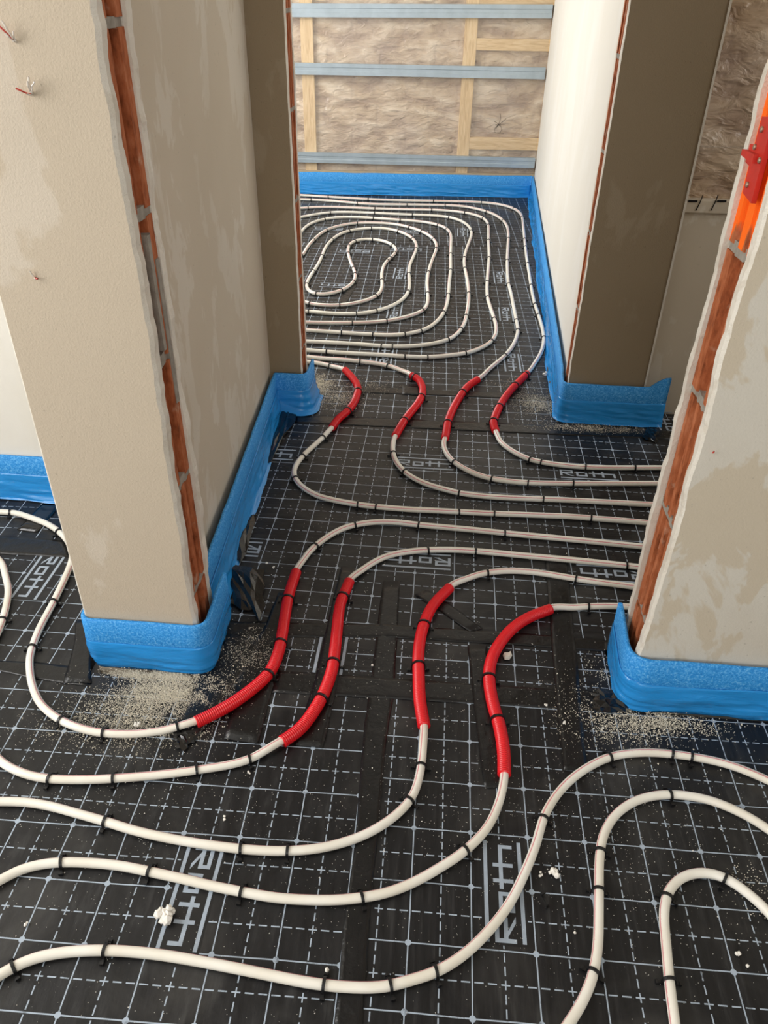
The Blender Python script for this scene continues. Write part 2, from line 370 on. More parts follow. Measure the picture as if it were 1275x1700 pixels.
# far gable wall: local x along the wall, local y away from the room
FA = math.atan(.072); FO = Vector((.473, 4.768, 0))
WF = struct(empty('wall_far', FO, FA), 'far wall of foil covered mineral wool with battens and steel rails')
box('mineral_wool', -2.95, .06, .03, .13, .0, H, MAT['insulation'], WF)
box('sill_plate', -2.95, .01, -.004, .03, ZS, .150, MAT['plate_wood'], WF)
def on_far(x, y, depth=0.0):
    d = RGT*(x-637.5) - UPV*(y-850) + FWD*FPX
    n = Vector((-math.sin(FA), math.cos(FA), 0)); p0 = FO + n*depth
    p = CAM + d*((p0-CAM).dot(n)/d.dot(n)) - FO
    return p.x*math.cos(FA) + p.y*math.sin(FA), p.z
def rail(pxa, ya, pxb, yb, h):
    xa, za = on_far(pxa, ya, -.02); xb, zb = on_far(pxb, yb, -.02)
    k = (zb-za)/(xb-xa); za -= k*(xa+2.9); xa = -2.9; zb += k*(-.0-xb) - .0; xb = -.004
    # open C profile lying on its back: web with two shallow beads and two lips
    prof = [(.012, -h/2), (-.012, -h/2), (-.012, -h/6), (-.009, -h/6+.004), (-.009, h/6-.004), (-.012, h/6), (-.012, h/2), (.012, h/2), (.012, h/2-.006), (-.010, h/2-.002), (-.010, -h/2+.002), (.012, -h/2+.006)]
    vs = [(x, y-.008, z+zz) for x, zz in ((xa, za), (xb, zb)) for y, z in prof]; n = len(prof)
    fs = [(i, (i+1) % n, n+(i+1) % n, n+i) for i in range(n)] + [tuple(range(n))[::-1], tuple(range(n, 2*n))]
    return mesh('steel_rail', vs, fs, MAT['steel'], WF)
rail(487, 17, 912, 19, .072); rail(490, 114, 903, 122, .066); rail(492, 261, 888, 271, .064)
def batten(pxl, pxr, y, horizontal=None):
    if horizontal is None:
        xl, _ = on_far(pxl, y, .03); xr_, _ = on_far(pxr, y, .03)
        return box('wood_batten', xl, xr_, .006, .030, .0, H, MAT['wood'], WF, .002)
    x0 = on_far(pxl, y, .03)[0]; z0 = on_far(pxl, horizontal, .03)[1]; z1 = on_far(pxl, y, .03)[1]
    return box('wood_batten', x0, .03, .008, .030, z0, z1, MAT['wood_h'], WF, .002)
batten(503, 523, 150); batten(765, 785, 150)
batten(791, 900, 63, 83); batten(779, 900, 227, 247); batten(796, 900, -14, 7)
for k in range(4): box('wood_batten', -1.72-.62*k, -1.655-.62*k, .006, .030, .0, H, MAT['wood'], WF, .002) if k < 2 else None
# clear film over the battens, gently rippled
vs, fs = [], []; NX, NZ = 90, 60
for j in range(NZ+1):
    for i in range(NX+1):
        x = -2.9 + 2.9*i/NX; z = .15 + (H-.15)*j/NZ
        vs.append((x, .004 + .0035*nz(x*5, z*7, 1.1), z))
for j in range(NZ):
    for i in range(NX):
        a = j*(NX+1)+i; fs.append((a, a+1, a+NX+2, a+NX+1))
mesh('vapour_film', vs, fs, MAT['vapour_film'], WF, True)
def stroke(name, pts, r, mat, parent):
    cu = []
    vs, fs = [], []; n = 5
    for i, p in enumerate(pts):
        q = pts[min(i+1, len(pts)-1)]; o = pts[max(i-1, 0)]
        t = (Vector(q)-Vector(o)).normalized(); a = t.orthogonal().normalized(); b = t.cross(a)
        vs += [Vector(p) + (a*math.cos(2*math.pi*k/n) + b*math.sin(2*math.pi*k/n))*r for k in range(n)]
    for i in range(len(pts)-1):
        for k in range(n): fs.append((i*n+k, i*n+(k+1) % n, (i+1)*n+(k+1) % n, (i+1)*n+k))
    return mesh(name, vs, fs, mat, parent)
for pl in ([(830, 188), (831, 197), (828, 206), (823, 214)], [(820, 201), (829, 207), (840, 197)], [(822, 207), (838, 207)],
           [(826, 208), (821, 214), (822, 220), (829, 221), (833, 216), (831, 209), (826, 208)], [(819, 220), (836, 221)]):
    pts = []
    for x, y in pl:
        X, Z = on_far(x, y, 0); pts.append((X, -.0006, Z))
    stroke('pen_mark', pts, .0014, MAT['ink'], WF)
# -- recessed low wall right of the passage, with insulation above
WN = struct(empty('wall_niche'), 'low shaded plaster wall with foil covered insulation above it')
box('plaster_coat', .5875, XE, 1.50, 1.60, ZS, .675, MAT['plaster_corridor'], WN)
box('ledge', .5875, XE, 1.488, 1.60, .6755, .715, MAT['plaster_corridor'], WN, .004)
box('mineral_wool', .5875, XE, 1.51, 1.60, .7155, H, MAT['insulation'], WN)
box('foil_seam', .5875, XE, 1.5085, 1.51, .855, .860, MAT['vapour_film'], WN)
for px in (1137, 1162, 1187):
    d = RGT*(px-637.5) - UPV*(337-850) + FWD*FPX; p = CAM + d*((1.486-CAM.y)/d.y)
    stroke('pen_mark', [(p.x+.004, 1.4875, p.z+.022), (p.x, 1.4865, p.z), (p.x-.006, 1.4865, p.z-.022)], .0016, MAT['ink'], WN)
for px in (1151, 1199):
    d = RGT*(px-637.5) - UPV*(334-850) + FWD*FPX; p = CAM + d*((1.486-CAM.y)/d.y)
    box('pen_mark', p.x-.014, p.x+.012, 1.4855, 1.4882, p.z-.003, p.z+.003, MAT['ink'], WN)
# -- left room and outer shell (outside the frame, daylight comes in through its windows)
struct(prism('wall_left_room', [(XW, .757), (-.8005, .757), (-.8005, .9), (XW, .9)], ZS, H, MAT['plaster_white']), 'bright white wall at the far end of the left room')
WW = struct(empty('wall_west'), 'outer wall with two windows on the left side')
for y0, y1, z0, z1 in ((YS, -1.75, ZS, H), (-1.75, .25, ZS, .65), (-1.75, .25, 2.25, H), (.25, 2.05, ZS, H), (2.05, 4.15, ZS, .65), (2.05, 4.15, 2.25, H), (4.15, 5.2, ZS, H)):
    box('plaster_coat', XW-.2, XW, y0, y1, z0, z1, MAT['plaster_white'], WW)
WSO = struct(empty('wall_south'), 'outer wall with one window behind the viewer')
for x0, x1, z0, z1 in ((XW, -.6, ZS, H), (1.0, XE, ZS, H), (-.6, 1.0, ZS, .8), (-.6, 1.0, 2.3, H)):
    box('plaster_coat', x0, x1, YS-.2, YS, z0, z1, MAT['plaster_white'], WSO)
WEA = struct(empty('wall_east'), 'outer wall with one window on the right side')
for y0, y1, z0, z1 in ((YS-.2, .36, ZS, H), (.36, 1.34, ZS, .8), (.36, 1.34, 2.1, H), (1.34, 5.2, ZS, H)):
    box('plaster_coat', XE, XE+.2, y0, y1, z0, z1, MAT['plaster_white'], WEA)
def window(name, horizontal, fixed, a, b, z0, z1, label):
    W_ = struct(empty(name), label)
    def bar(u0, u1, za, zb):
        if horizontal: box('window_frame', u0, u1, fixed-.06, fixed-.01, za, zb, MAT['frame_white'], W_)
        else: box('window_frame', fixed-.06, fixed-.01, u0, u1, za, zb, MAT['frame_white'], W_)
    bar(a, a+.06, z0, z1); bar(b-.06, b, z0, z1); bar(a+.06, b-.06, z0, z0+.06); bar(a+.06, b-.06, z1-.06, z1); bar((a+b)/2-.03, (a+b)/2+.03, z0+.06, z1-.06)
window('window_1', False, XW-.08, -1.75, .25, .65, 2.25, 'white two part window of the near room')
window('window_2', False, XW-.08, 2.05, 4.15, .65, 2.25, 'white two part window of the far room')
window('window_4', False, XE+.15, .36, 1.34, .8, 2.1, 'white two part window of the side room')
window('window_3', True, YS-.08, -.6, 1.0, .8, 2.3, 'white two part window behind the viewer')

# ------------------------------------------------------------------ insulation panels with printed grid
def panel(poly, org, rot, mat, label):
    c, s = math.cos(-rot), math.sin(-rot)
    loc = [((x-org[0])*c - (y-org[1])*s, (x-org[0])*s + (y-org[1])*c) for x, y in poly]
    o = prism('insulation_panel', loc, ZS, 0, mat)
    o.location = (org[0], org[1], 0); o.rotation_euler = (0, 0, rot)
    tag(o, label, 'floor panel', 'black foil faced floor panels')
    return o
def yfar(x): return FO.y + (x-FO.x)*math.tan(FA)
o_ = at(740, 651.6); p_ = at(744, 619.8); q_ = at(601, 694); g_ = at(742, 385)
PA = panel([(-.186, -3.34), (2.09, -3.34), (2.09, .108), (-.186, .108)], (0, 0), 0, MAT['grid_y'], 'black foil panel with silver grid at the front right, under the curling pipe bends')
PB = panel([(-2.44, -3.34), (-.188, -3.34), (-.188, .108), (-2.44, .108)], (-.207, .057), .0119, MAT['grid_d'], 'black foil panel with silver grid at the front left of the taped seam')
PC = panel([(-.552, .109), (.308, .109), (.308, .298), (-.552, .298)], (.101, .22), 0, MAT['grid_x'], 'taped black foil strip lying in the doorway under the four red sleeves')
PD = panel([(-.615, .2995), (2.09, .2995), (2.09, 1.352), (-.655, 1.352)], (-.5277, 1.2235), -.0084, MAT['grid_x'], 'dark foil panel with silver grid filling the corridor behind the doorway')
PE = panel([(-.650, 1.3535), (.575, 1.3535), (.575, 1.400), (.312, 1.400), (.312, 1.588), (-.545, 1.588), (-.545, 1.374), (-.650, 1.374)], (q_.x, q_.y), 0, MAT['grid_x'], 'narrow foil strip crossing the passage to the far room')
PE2 = panel([(.6, 1.3535), (2.09, 1.3535), (2.09, 1.495), (.6, 1.495)], (.70, 1.42), 0, MAT['grid_x'], 'small foil strip in the recess right of the passage wall end')
PF = panel([(-2.44, 1.5895), (.322, 1.5895), (xwall(3.49)-.02, 3.510), (-2.44, 3.375)], (o_.x, p_.y), .02, MAT['grid_x'], 'black foil panel with silver grid under the near half of the pipe spiral')
PG = panel([(-2.44, 3.378), (xwall(3.49)-.02, 3.513), (xwall(4.7)-.022, yfar(.45)-.03), (-2.44, yfar(-2.44)-.03)], (g_.x, g_.y), .04, MAT['grid_x'], 'black foil panel under the far half of the pipe spiral by the insulated wall')
PH = panel([(-2.44, .1095), (-.832, .1095), (-.832, .535), (-2.44, .535)], (-1.014, .222), -.005, MAT['grid_d'], 'black foil panel left of the beige wall end, near the curved white pipes')
PI_ = panel([(-2.44, .5365), (-.812, .5365), (-.812, .742), (-2.44, .742)], (-1.149, .559), .036, MAT['grid_d'], 'small black foil panel along the white wall at the far left')

LT = .0068
def letter_polys():
    r = []; h = .034
    def q(u0, u1, v0, v1): r.append([(u0, v0), (u1, v0), (u1, v1), (u0, v1)])
    q(0, .175, .0585, .065); q(0, .175, 0, .0065)                    # the two bars
    b = .0155
    q(0, LT, b, b+h); q(LT, .040, b+h-LT, b+h); q(.040-LT, .040, b+.013, b+h-LT); q(LT, .040-LT, b+.013, b+.013+LT)   # R
    r.append([(.010, b+.013), (.019, b+.013), (.043, b), (.032, b)])
    q(.049, .083, b, b+LT); q(.049, .083, b+.026-LT, b+.026); q(.049, .049+LT, b+LT, b+.026-LT); q(.083-LT, .083, b+LT, b+.026-LT)   # o
    q(.099, .099+LT, b, b+h); q(.088, .099, b+.017, b+.017+LT); q(.099+LT, .127, b+.017, b+.017+LT)                   # t
    q(.127, .127+LT, b, b+h); q(.127+LT, .168, b+.017, b+.017+LT); q(.168-LT, .168, b, b+.017)                         # h
    return r
def logo(pn, cx, cy, rot, u0=-1, u1=1, amount=1):
    vs, fs, mi = [], [], []
    R = math.radians(rot); c, s = math.cos(R), math.sin(R)
    pc, ps = math.cos(-pn.rotation_euler.z), math.sin(-pn.rotation_euler.z)
    def put(poly, z, m):
        b = len(vs)
        for u, v in poly:
            x = (u-.0875)*c - (v-.0325)*s + cx - pn.location.x; y = (u-.0875)*s + (v-.0325)*c + cy - pn.location.y
            vs.append((x*pc - y*ps, x*ps + y*pc, z))
        fs.append(tuple(range(b, b+len(poly)))); mi.append(m)
    lo, hi = max(-.004, u0), min(.179, u1)
    put([(lo, -.004), (hi, -.004), (hi, .069), (lo, .069)], .0003, 0)
    for p in letter_polys():
        p = [(min(max(u, lo), hi), v) for u, v in p]
        if max(a[0] for a in p) - min(a[0] for a in p) > 1e-4: put(p, .0007, 1)
    mesh('printed_logo', vs, fs, [MAT['mat_blank'], MAT['print']], pn, mids=mi)
logo(PD, -.128, 1.065, 0); logo(PD, .375, 1.056, 0); logo(PD, -.131, .572, 180); logo(PD, .369, .566, 180)
logo(PD, -.628, 1.072, 0, .085); logo(PD, -.631, .577, 180, -1, .085); logo(PD, .875, 1.05, 0); logo(PD, .87, .56, 180)
logo(PA, .054, -.30, 90); logo(PB, -.457, -.357, -90); logo(PH, -1.069, .414, -90)
logo(PA, .554, -.30, 90); logo(PB, -.957, -.357, -90)
l10 = at(549, 1088); logo(PC, l10.x, l10.y, 90)
l11 = at(1098, 706); logo(PE2, l11.x+.02, l11.y, 90, .05, .14)
for pn, x, y, r in ((PF, 840, 522, -90), (PF, 850, 602, -90), (PF, 830, 461, -90), (PF, 664, 454, 90), (PF, 655, 517, 90), (PF, 639, 589, 90),
                    (PF, 560, 474, 180), (PF, 588, 417, 180), (PF, 674, 414, 180), (PG, 545, 380, 180), (PG, 686, 385, 180), (PG, 768, 386, -90)):
    p = at(x, y); logo(pn, p.x, p.y, r)

# ------------------------------------------------------------------ black tape on the seams
def cat(pts, t):
    n = len(pts)-1; f = t*n; i = min(int(f), n-1); u = f-i
    return pts[i].lerp(pts[i+1], u)
def tape(Lp, Rp, label, wr=1.0, z=.0009, mat='tape'):
    L = [at(*p) for p in Lp]; R = [at(*p) for p in Rp]
    ln = sum((a-b).length for a, b in zip(L[:-1], L[1:])); n = max(6, int(ln/.02)); m = 6
    vs, fs = [], []; sd = random.random()*50
    for i in range(n+1):
        a, b = cat(L, i/n), cat(R, i/n)
        for j in range(m+1):
            p = a.lerp(b, j/m); e = 1 if 0 < j < m else .3
            jit = .002*nz(sd, i*.37, j*5) if j in (0, m) else 0
            vs.append((p.x+jit, p.y+jit, z + wr*e*.0016*abs(nz(p.x*22+sd, p.y*22, 0))))
    for i in range(n):
        for j in range(m):
            k = i*(m+1)+j; fs.append((k, k+1, k+m+2, k+m+1))
    o = mesh('seam_tape', vs, fs, MAT[mat], None, True)
    sm = o.modifiers.new('thickness', 'SOLIDIFY'); sm.thickness = .0004; sm.offset = -1
    return tag(o, label, 'tape', 'black tape strips on the panel seams')
tape([(636, 966), (612, 1150), (602, 1230), (590, 1400), (572, 1520), (556, 1700), (548, 1800)], [(664, 965), (655, 1150), (641, 1230), (628, 1378), (614, 1520), (602, 1700), (598, 1800)], 'long black tape down the middle seam between the two front panels', .6)
tape([(345, 1032), (640, 1037), (870, 1052), (1010, 1064)], [(345, 1058), (640, 1058), (870, 1072), (1010, 1082)], 'black tape across the far edge of the doorway, under the red sleeves', 1.6, .0014)
tape([(452, 1113), (640, 1126), (850, 1140), (1005, 1150)], [(448, 1150), (640, 1160), (850, 1172), (1005, 1182)], 'wide wrinkled black tape across the near edge of the doorway', 1.6, .0014)
tape([(905, 930), (913, 1040), (925, 1180), (936, 1280)], [(941, 930), (952, 1040), (966, 1180), (975, 1280)], 'black tape running lengthwise beside the sleeve nearest the right wall', .8, .0019)
tape([(776, 1072), (784, 1150), (795, 1240), (804, 1310)], [(808, 1072), (818, 1150), (828, 1240), (838, 1307)], 'black tape under the right red sleeve', .7, .0024)
tape([(688, 988), (735, 1018), (779, 1049)], [(709, 979), (756, 1010), (801, 1045)], 'short diagonal black tape by the third red sleeve', 1.5, .0019)
tape([(566, 943), (543, 1037), (523, 1130), (487, 1238)], [(590, 945), (570, 1037), (562, 1130), (536, 1243)], 'black tape under the second red sleeve', .8, .0022)
tape([(462, 985), (440, 1040), (400, 1100), (372, 1228)], [(487, 985), (480, 1040), (462, 1110), (428, 1236)], 'black tape under the left red sleeve', 1.2, .0022)
tape([(376, 1052), (330, 1122), (288, 1228)], [(436, 1070), (380, 1150), (322, 1236)], 'dusty crumpled black tape before the corner of the beige wall end', 2.2, .0026)
tape([(-40, 1096), (60, 1099), (150, 1112)], [(-40, 1106), (60, 1128), (150, 1140)], 'black tape left of the beige wall end foot', 1.4)
tape([(126, 1030), (124, 1065), (106, 1135)], [(146, 1030), (150, 1075), (152, 1135)], 'short black tape along the left side of the beige wall end', 1.0, .0018)
tape([(-40, 886), (50, 892), (108, 898)], [(-40, 918), (50, 922), (116, 926)], 'black tape across the left room floor under the pipe', 1.6)
tape([(28, 880), (62, 846), (70, 838)], [(62, 884), (92, 850), (98, 838)], 'blue glinting black tape strip by the white left wall', 1.5, .0022, 'black_film')
tape([(490, 690), (700, 697), (900, 706), (1112, 716)], [(488, 702), (700, 712), (900, 721), (1112, 729)], 'black tape along the near edge of the passage strip', 1.2)
tape([(585, 641), (760, 649), (940, 655)], [(585, 652), (760, 658), (940, 666)], 'black tape along the far edge of the passage strip', 1.2)
tape([(560, 505), (577, 478), (584, 462)], [(574, 506), (589, 480), (596, 464)], 'black tape scrap inside the innermost pipe loop', 1.2)
tape([(668, 640), (668, 655)], [(700, 642), (698, 657)], 'small black tape patch beside the second far sleeve', 1.0, .002)

# ------------------------------------------------------------------ blue edge strips
def roundpath(pts, radii, step=.012):
    out = []; P = [Vector(p) for p in pts]
    out.append(P[0])
    for i in range(1, len(P)-1):
        r = radii[i-1]; a = (P[i-1]-P[i]).normalized(); b = (P[i+1]-P[i]).normalized()
        A, B = P[i]+a*r, P[i]+b*r
        for k in range(9):
            t = k/8; out.append((A.lerp(P[i], t)).lerp(P[i].lerp(B, t), t))
    out.append(P[-1])
    res = [out[0]]
    for p in out[1:]:
        d = (p-res[-1]).length; n = max(1, int(d/step)); q = res[-1].copy()
        for k in range(1, n+1): res.append(q.lerp(p, k/n))
    return res
def sweep(path, prof, disp=None, closed=True):
    vs, fs = [], []; n = len(prof); s = 0
    for i, p in enumerate(path):
        t = (path[min(i+1, len(path)-1)] - path[max(i-1, 0)]).normalized(); nn = Vector((t.y, -t.x))
        if i: s += (p-path[i-1]).length
        for j, (o, z) in enumerate(prof):
            do, dz = disp(s, p, j, o, z) if disp else (0, 0)
            q = p + nn*(o+do); vs.append((q.x, q.y, z+dz))
    m = n if closed else n-1
    for i in range(len(path)-1):
        for j in range(m):
            a = i*n+j; b = i*n+(j+1) % n; fs.append((a, b, b+n, a+n))
    if closed: fs += [tuple(range(n)), tuple(range((len(path)-1)*n, len(path)*n))[::-1]]
    return vs, fs
def edge_strip(pts, radii, label, seed, apron=.02, topf=None, film='blue_film', zfilm=.078, amp=1.0):
    path = roundpath(pts, radii)
    root = empty('edge_strip', (pts[0][0], pts[0][1], 0)); tag(root, label, 'foam strip', 'blue foam edge strips along the walls')
    off = Vector((pts[0][0], pts[0][1]))
    path = [p-off for p in path]
    def topd(s, p, j, o, z):
        w_ = .004*nz(s*6, seed, 1)
        if z > .1: return (.0015*nz(s*30, seed, z*20), (topf(p+off, s) if topf else 0) + .003*nz(s*9, seed, 2))
        return (w_*.3, 0)
    v, f = sweep(path, [(.001, .0), (.001, .139), (.0035, .1415), (.0085, .1415), (.011, .139), (.011, .085), (.0095 + min(0, apron)*.9, 0)], topd)
    mesh('foam', v, f, MAT['foam'], root, True)
    prof = []
    for k in range(15):
        t = k/14
        prof.append((.0125 + apron*t**2.2, zfilm*(1-t)**1.15 + .0035))
    prof.append((.0125 + apron*1.5, .0034) if apron > 0 else (.011 + apron*1.2, .0034))
    def wr(s, p, j, o, z):
        t = j/15
        d = amp*(.0085*abs(nz(s*6, z*70+s*3, seed)) + .005*abs(nz(s*15, z*130+s*6, seed+4))) * min(1, t*2.5)
        d += amp*.012*t*t*nz(s*4.2, seed, 9)
        d *= min(1, .15 + s/.06)
        return (max(d, -.002), (abs(.003*nz(s*16, j*.9, seed)) if 2 < j < 15 else (abs(.002*nz(s*12, 3, seed)) if j >= 15 else .006*nz(s*5, seed, 5))))
    v, f = sweep(path, prof, wr, False)
    fm = mesh('film_apron', v, f, MAT[film], root, True)
    sm = fm.modifiers.new('thickness', 'SOLIDIFY'); sm.thickness = .0006
    return root
edge_strip([(-.8125, .27), (-.8115, .133), (-.558, .133), (-.564, .305)], [.018, .03], 'bright blue foam strip wrapped round the foot of the beige wall end', 1.5, -.006, amp=1.0)
edge_strip([(.324, .288), (.315, .122), (2.085, .122)], [.045], 'blue foam strip round the foot of the grey wall right of the doorway', 5.5, -.002, amp=1.1)
edge_strip([(-.612, .31), (-.6605, 1.376), (-.553, 1.376), (-.551, 1.50)], [.012, .02], 'shaded blue foam strip along the corridor wall to the passage', 9.5, .016)
edge_strip([(xwall(4.73)-.003, yfar(.46)-.022), (.332, 1.54), (.320, 1.406), (.600, 1.406), (.662, 1.412)], [.01, .03, .03], 'long blue foam strip from the far corner round the dark wall end', 13.5, .008,
           lambda p, s: .034*math.sin(min(1.57, max(0, p.x-.598)*26)) if p.y < 1.46 else 0, amp=1.0)
edge_strip([(-2.44, yfar(-2.44)-.008), (xwall(4.7)-.016, yfar(.45)-.008)], [], 'light blue foam strip along the foot of the far insulated wall', 17.5, .005)
edge_strip([(-2.44, .7555), (-.822, .7555)], [], 'blue foam strip at the foot of the white wall in the left room', 21.5, .008)

# crumpled film pieces beside the strips
def scrap(name, quad, label, cat_, mat, seed, amp=.012, h=.014, n=18, group=None):
    """quad of pixel corners on the floor; a crumpled sheet lying there"""
    flat = mat == 'black_film'
    if flat: n = 6
    Q = [at(*p) for p in quad]; vs, fs = [], []; c0 = (Q[0]+Q[1]+Q[2]+Q[3])/4
    for j in range(n+1):
        for i in range(n+1):
            u, v = i/n, j/n
            p = Q[0].lerp(Q[1], u).lerp(Q[3].lerp(Q[2], u), v)
            e = min(u, 1-u, v, 1-v)*4; e = min(1, e)
            z = abs(nz(p.x*13+seed, p.y*13, seed)) * h*1.9 + abs(nz(p.x*30+p.y*9, p.y*14+seed, 1))*amp*.55
            if flat: z = h*(.15 + 1.1*abs(nz(seed, i*1.7, j*1.3))) + amp*.5*abs(nz(seed+8, i*.9, j*2.1)); p = p + Vector((nz(seed+2, i*2.1, j*1.1)*.006, nz(seed+3, i*1.1, j*2.1)*.006, 0))
            k = .006*(1-e); p = p + Vector((k*nz(seed, i*.6, j*.6)*3, k*nz(seed+5, i*.6, j*.6)*3, 0))
            vs.append((p.x-c0.x, p.y-c0.y, .0035 + z*(.25+.75*e)))
    for j in range(n):
        for i in range(n):
            a = j*(n+1)+i; fs.append((a, a+1, a+n+2, a+n+1))
    o = mesh(name, vs, fs, MAT[mat], None, not flat); o.location = (c0.x, c0.y, 0)
    sm = o.modifiers.new('thickness', 'SOLIDIFY'); sm.thickness = .0005
    return tag(o, label, cat_, group)
G_ = 'crumpled black tape pieces'
scrap('black_tape_scrap', [(474, 672), (494, 690), (450, 772), (432, 766)], 'glossy black tape strip leaning on the corridor foam near the passage', 'tape', 'black_film', 1.2, .014, .016, group=G_)
scrap('black_tape_scrap', [(392, 852), (424, 858), (404, 935), (368, 930)], 'glossy black crumpled tape on the corridor floor by the blue strip', 'tape', 'black_film', 3.4, .014, .014, group=G_)
scrap('black_tape_scrap', [(372, 935), (436, 950), (432, 1032), (388, 1004)], 'folded black tape scrap behind the beige wall end corner', 'tape', 'black_film', 5.1, .012, .016, group=G_)
scrap('black_tape_scrap', [(985, 1150), (1040, 1148), (1042, 1182), (985, 1188)], 'small crumpled black tape at the corner of the right blue strip', 'tape', 'black_film', 7.7, .016, .012, group=G_)
scrap('black_tape_scrap', [(908, 588), (928, 572), (930, 640), (915, 648)], 'crinkled black tape beside the blue strip at the passage', 'tape', 'black_film', 9.2, .02, .02, group=G_)
scrap('black_tape_scrap', [(1070, 712), (1092, 714), (1090, 736), (1068, 732)], 'shiny black tape fold on the floor right of the dark wall end', 'tape', 'black_film', 11.8, .012, .008, group=G_)
scrap('black_tape_scrap', [(918, 428), (930, 420), (938, 470), (930, 474)], 'black tape piece under the blue strip by the white side wall', 'tape', 'black_film', 13.8, .01, .012, group=G_)
scrap('black_tape_scrap', [(285, 1212), (318, 1216), (312, 1244), (292, 1246)], 'torn black tape threads under the front white pipe', 'tape', 'black_film', 15.1, .010, .006, group=G_)
scrap('blue_film_sheet', [(880, 345), (896, 340), (936, 432), (912, 428)], 'loose blue film bulging from the strip at the far right corner', 'film', 'blue_film', 2.4, .016, .02)
scrap('blue_film_sheet', [(906, 470), (926, 462), (944, 575), (920, 580)], 'loose blue film sheet along the white side wall', 'film', 'blue_film', 4.4, .012, .012)
scrap('blue_film_sheet', [(398, 832), (412, 818), (462, 700), (445, 705)], 'shiny blue film foot of the corridor strip', 'film', 'blue_film', 6.4, .010, .010)
scrap('pale_film_sheet', [(1062, 672), (1078, 640), (1112, 684), (1070, 698)], 'clear bluish film crumpled at the end of the dark wall strip', 'film', 'pale_film', 8.4, .018, .02)

# ------------------------------------------------------------------ pipes
RP_, RC_ = .0081, .0128
def resample(P, ds):
    # centripetal Catmull-Rom through the points, then even spacing
    pts = [P[0]*2-P[1]] + P + [P[-1]*2-P[-2]]; dense = []
    for i in range(1, len(pts)-2):
        p0, p1, p2, p3 = pts[i-1:i+3]
        t0 = 0; t1 = t0+max(1e-4, (p1-p0).length**.5); t2 = t1+max(1e-4, (p2-p1).length**.5); t3 = t2+max(1e-4, (p3-p2).length**.5)
        m = max(2, int((p2-p1).length/(ds*.5)))
        for k in range(m):
            t = t1+(t2-t1)*k/m
            A1 = p0*((t1-t)/(t1-t0))+p1*((t-t0)/(t1-t0)); A2 = p1*((t2-t)/(t2-t1))+p2*((t-t1)/(t2-t1)); A3 = p2*((t3-t)/(t3-t2))+p3*((t-t2)/(t3-t2))
            B1 = A1*((t2-t)/(t2-t0))+A2*((t-t0)/(t2-t0)); B2 = A2*((t3-t)/(t3-t1))+A3*((t-t1)/(t3-t1))
            dense.append(B1*((t2-t)/(t2-t1))+B2*((t-t1)/(t2-t1)))
    dense.append(P[-1])
    out = [dense[0]]; acc = 0
    for a, b in zip(dense[:-1], dense[1:]):
        d = (b-a).length
        while acc + d >= ds and d > 0:
            a = a.lerp(b, (ds-acc)/d); out.append(a.copy()); d = (b-a).length; acc = 0
        acc += d
    return out
def smooth(P, sig, ds):
    cum = P; res = []
    n = len(P)
    for i in range(n):
        s = sig(P[i]) if callable(sig) else sig
        k = int(2.2*s/ds); k = min(k, i, n-1-i)
        if k < 1: res.append(P[i].copy()); continue
        acc = Vector((0, 0)); wt = 0
        for j in range(-k, k+1):
            w_ = math.exp(-.5*(j*ds/s)**2); acc += P[i+j]*w_; wt += w_
        res.append(acc/wt)
    return res
def sig(p): return .012 if p.y < .9 else (.018 if p.y < 1.7 else .022 + .014*(p.y-1.7))
def px(l, z=.0085): return [at(x, y, z).to_2d() for x, y in l]
def tube(name, P, zf, r, mat, seg=12, ribs=None, loc=True):
    vs, fs, uv = [], [], []; n = len(P); o0 = P[0] if loc else Vector((0, 0)); s = 0
    for i, p in enumerate(P):
        t = (P[min(i+1, n-1)] - P[max(i-1, 0)]).normalized(); nn = Vector((t.y, -t.x, 0))
        if i: s += (p-P[i-1]).length
        rr = r + (ribs(i) if ribs else 0); z = zf(p)
        for k in range(seg):
            a = 2*math.pi*k/seg
            q = Vector((p.x-o0.x, p.y-o0.y, z)) + nn*(rr*math.cos(a)) + Vector((0, 0, rr*math.sin(a))); vs.append(q)
    S = 0
    for i in range(n-1):
        d = (P[i+1]-P[i]).length
        for k in range(seg):
            a = i*seg+k; b = i*seg+(k+1) % seg; fs.append((a, b, b+seg, a+seg))
            uv += [(k/seg, S), ((k+1)/seg, S), ((k+1)/seg, S+d), (k/seg, S+d)]
        S += d
    fs += [tuple(range(seg))[::-1], tuple(range((n-1)*seg, n*seg))]; uv += [(0.9, 0)]*(2*seg)
    o = mesh(name, vs, fs, mat, None, True, uv); o.location = (o0.x, o0.y, 0)
    return o

# traces along the floor: every list follows one pipe or sleeve as it lies
C1 = [(326, 1200), (372, 1177), (411, 1151), (447, 1118), (463, 1082), (470, 1044), (479, 991), (492, 950)]
C2 = [(469, 1232), (496, 1213), (518, 1186), (537, 1153), (551, 1114), (556, 1081), (560, 1043), (565, 1004), (580, 966)]
C3 = [(704, 1207), (697, 1164), (695, 1120), (695, 1081), (702, 1043), (718, 1007), (747, 976)]
C4 = [(837, 1287), (836, 1249), (829, 1206), (819, 1172), (812, 1131), (814, 1103), (825, 1076), (850, 1045), (878, 1026), (914, 1012)]
K1 = [(573, 615), (586, 629), (594, 643), (593, 656), (586, 672), (576, 684), (562, 696), (551, 711)]
K2 = [(683, 624), (694, 630), (701, 643), (701, 656), (694, 670), (683, 684), (672, 698), (664, 711), (656, 725)]
K3 = [(793, 631), (778, 641), (767, 654), (757, 670), (749, 686), (744, 700), (739, 729)]
K4 = [(875, 621), (863, 633), (851, 645), (839, 660), (829, 676), (822, 692), (819, 703), (823, 717)]
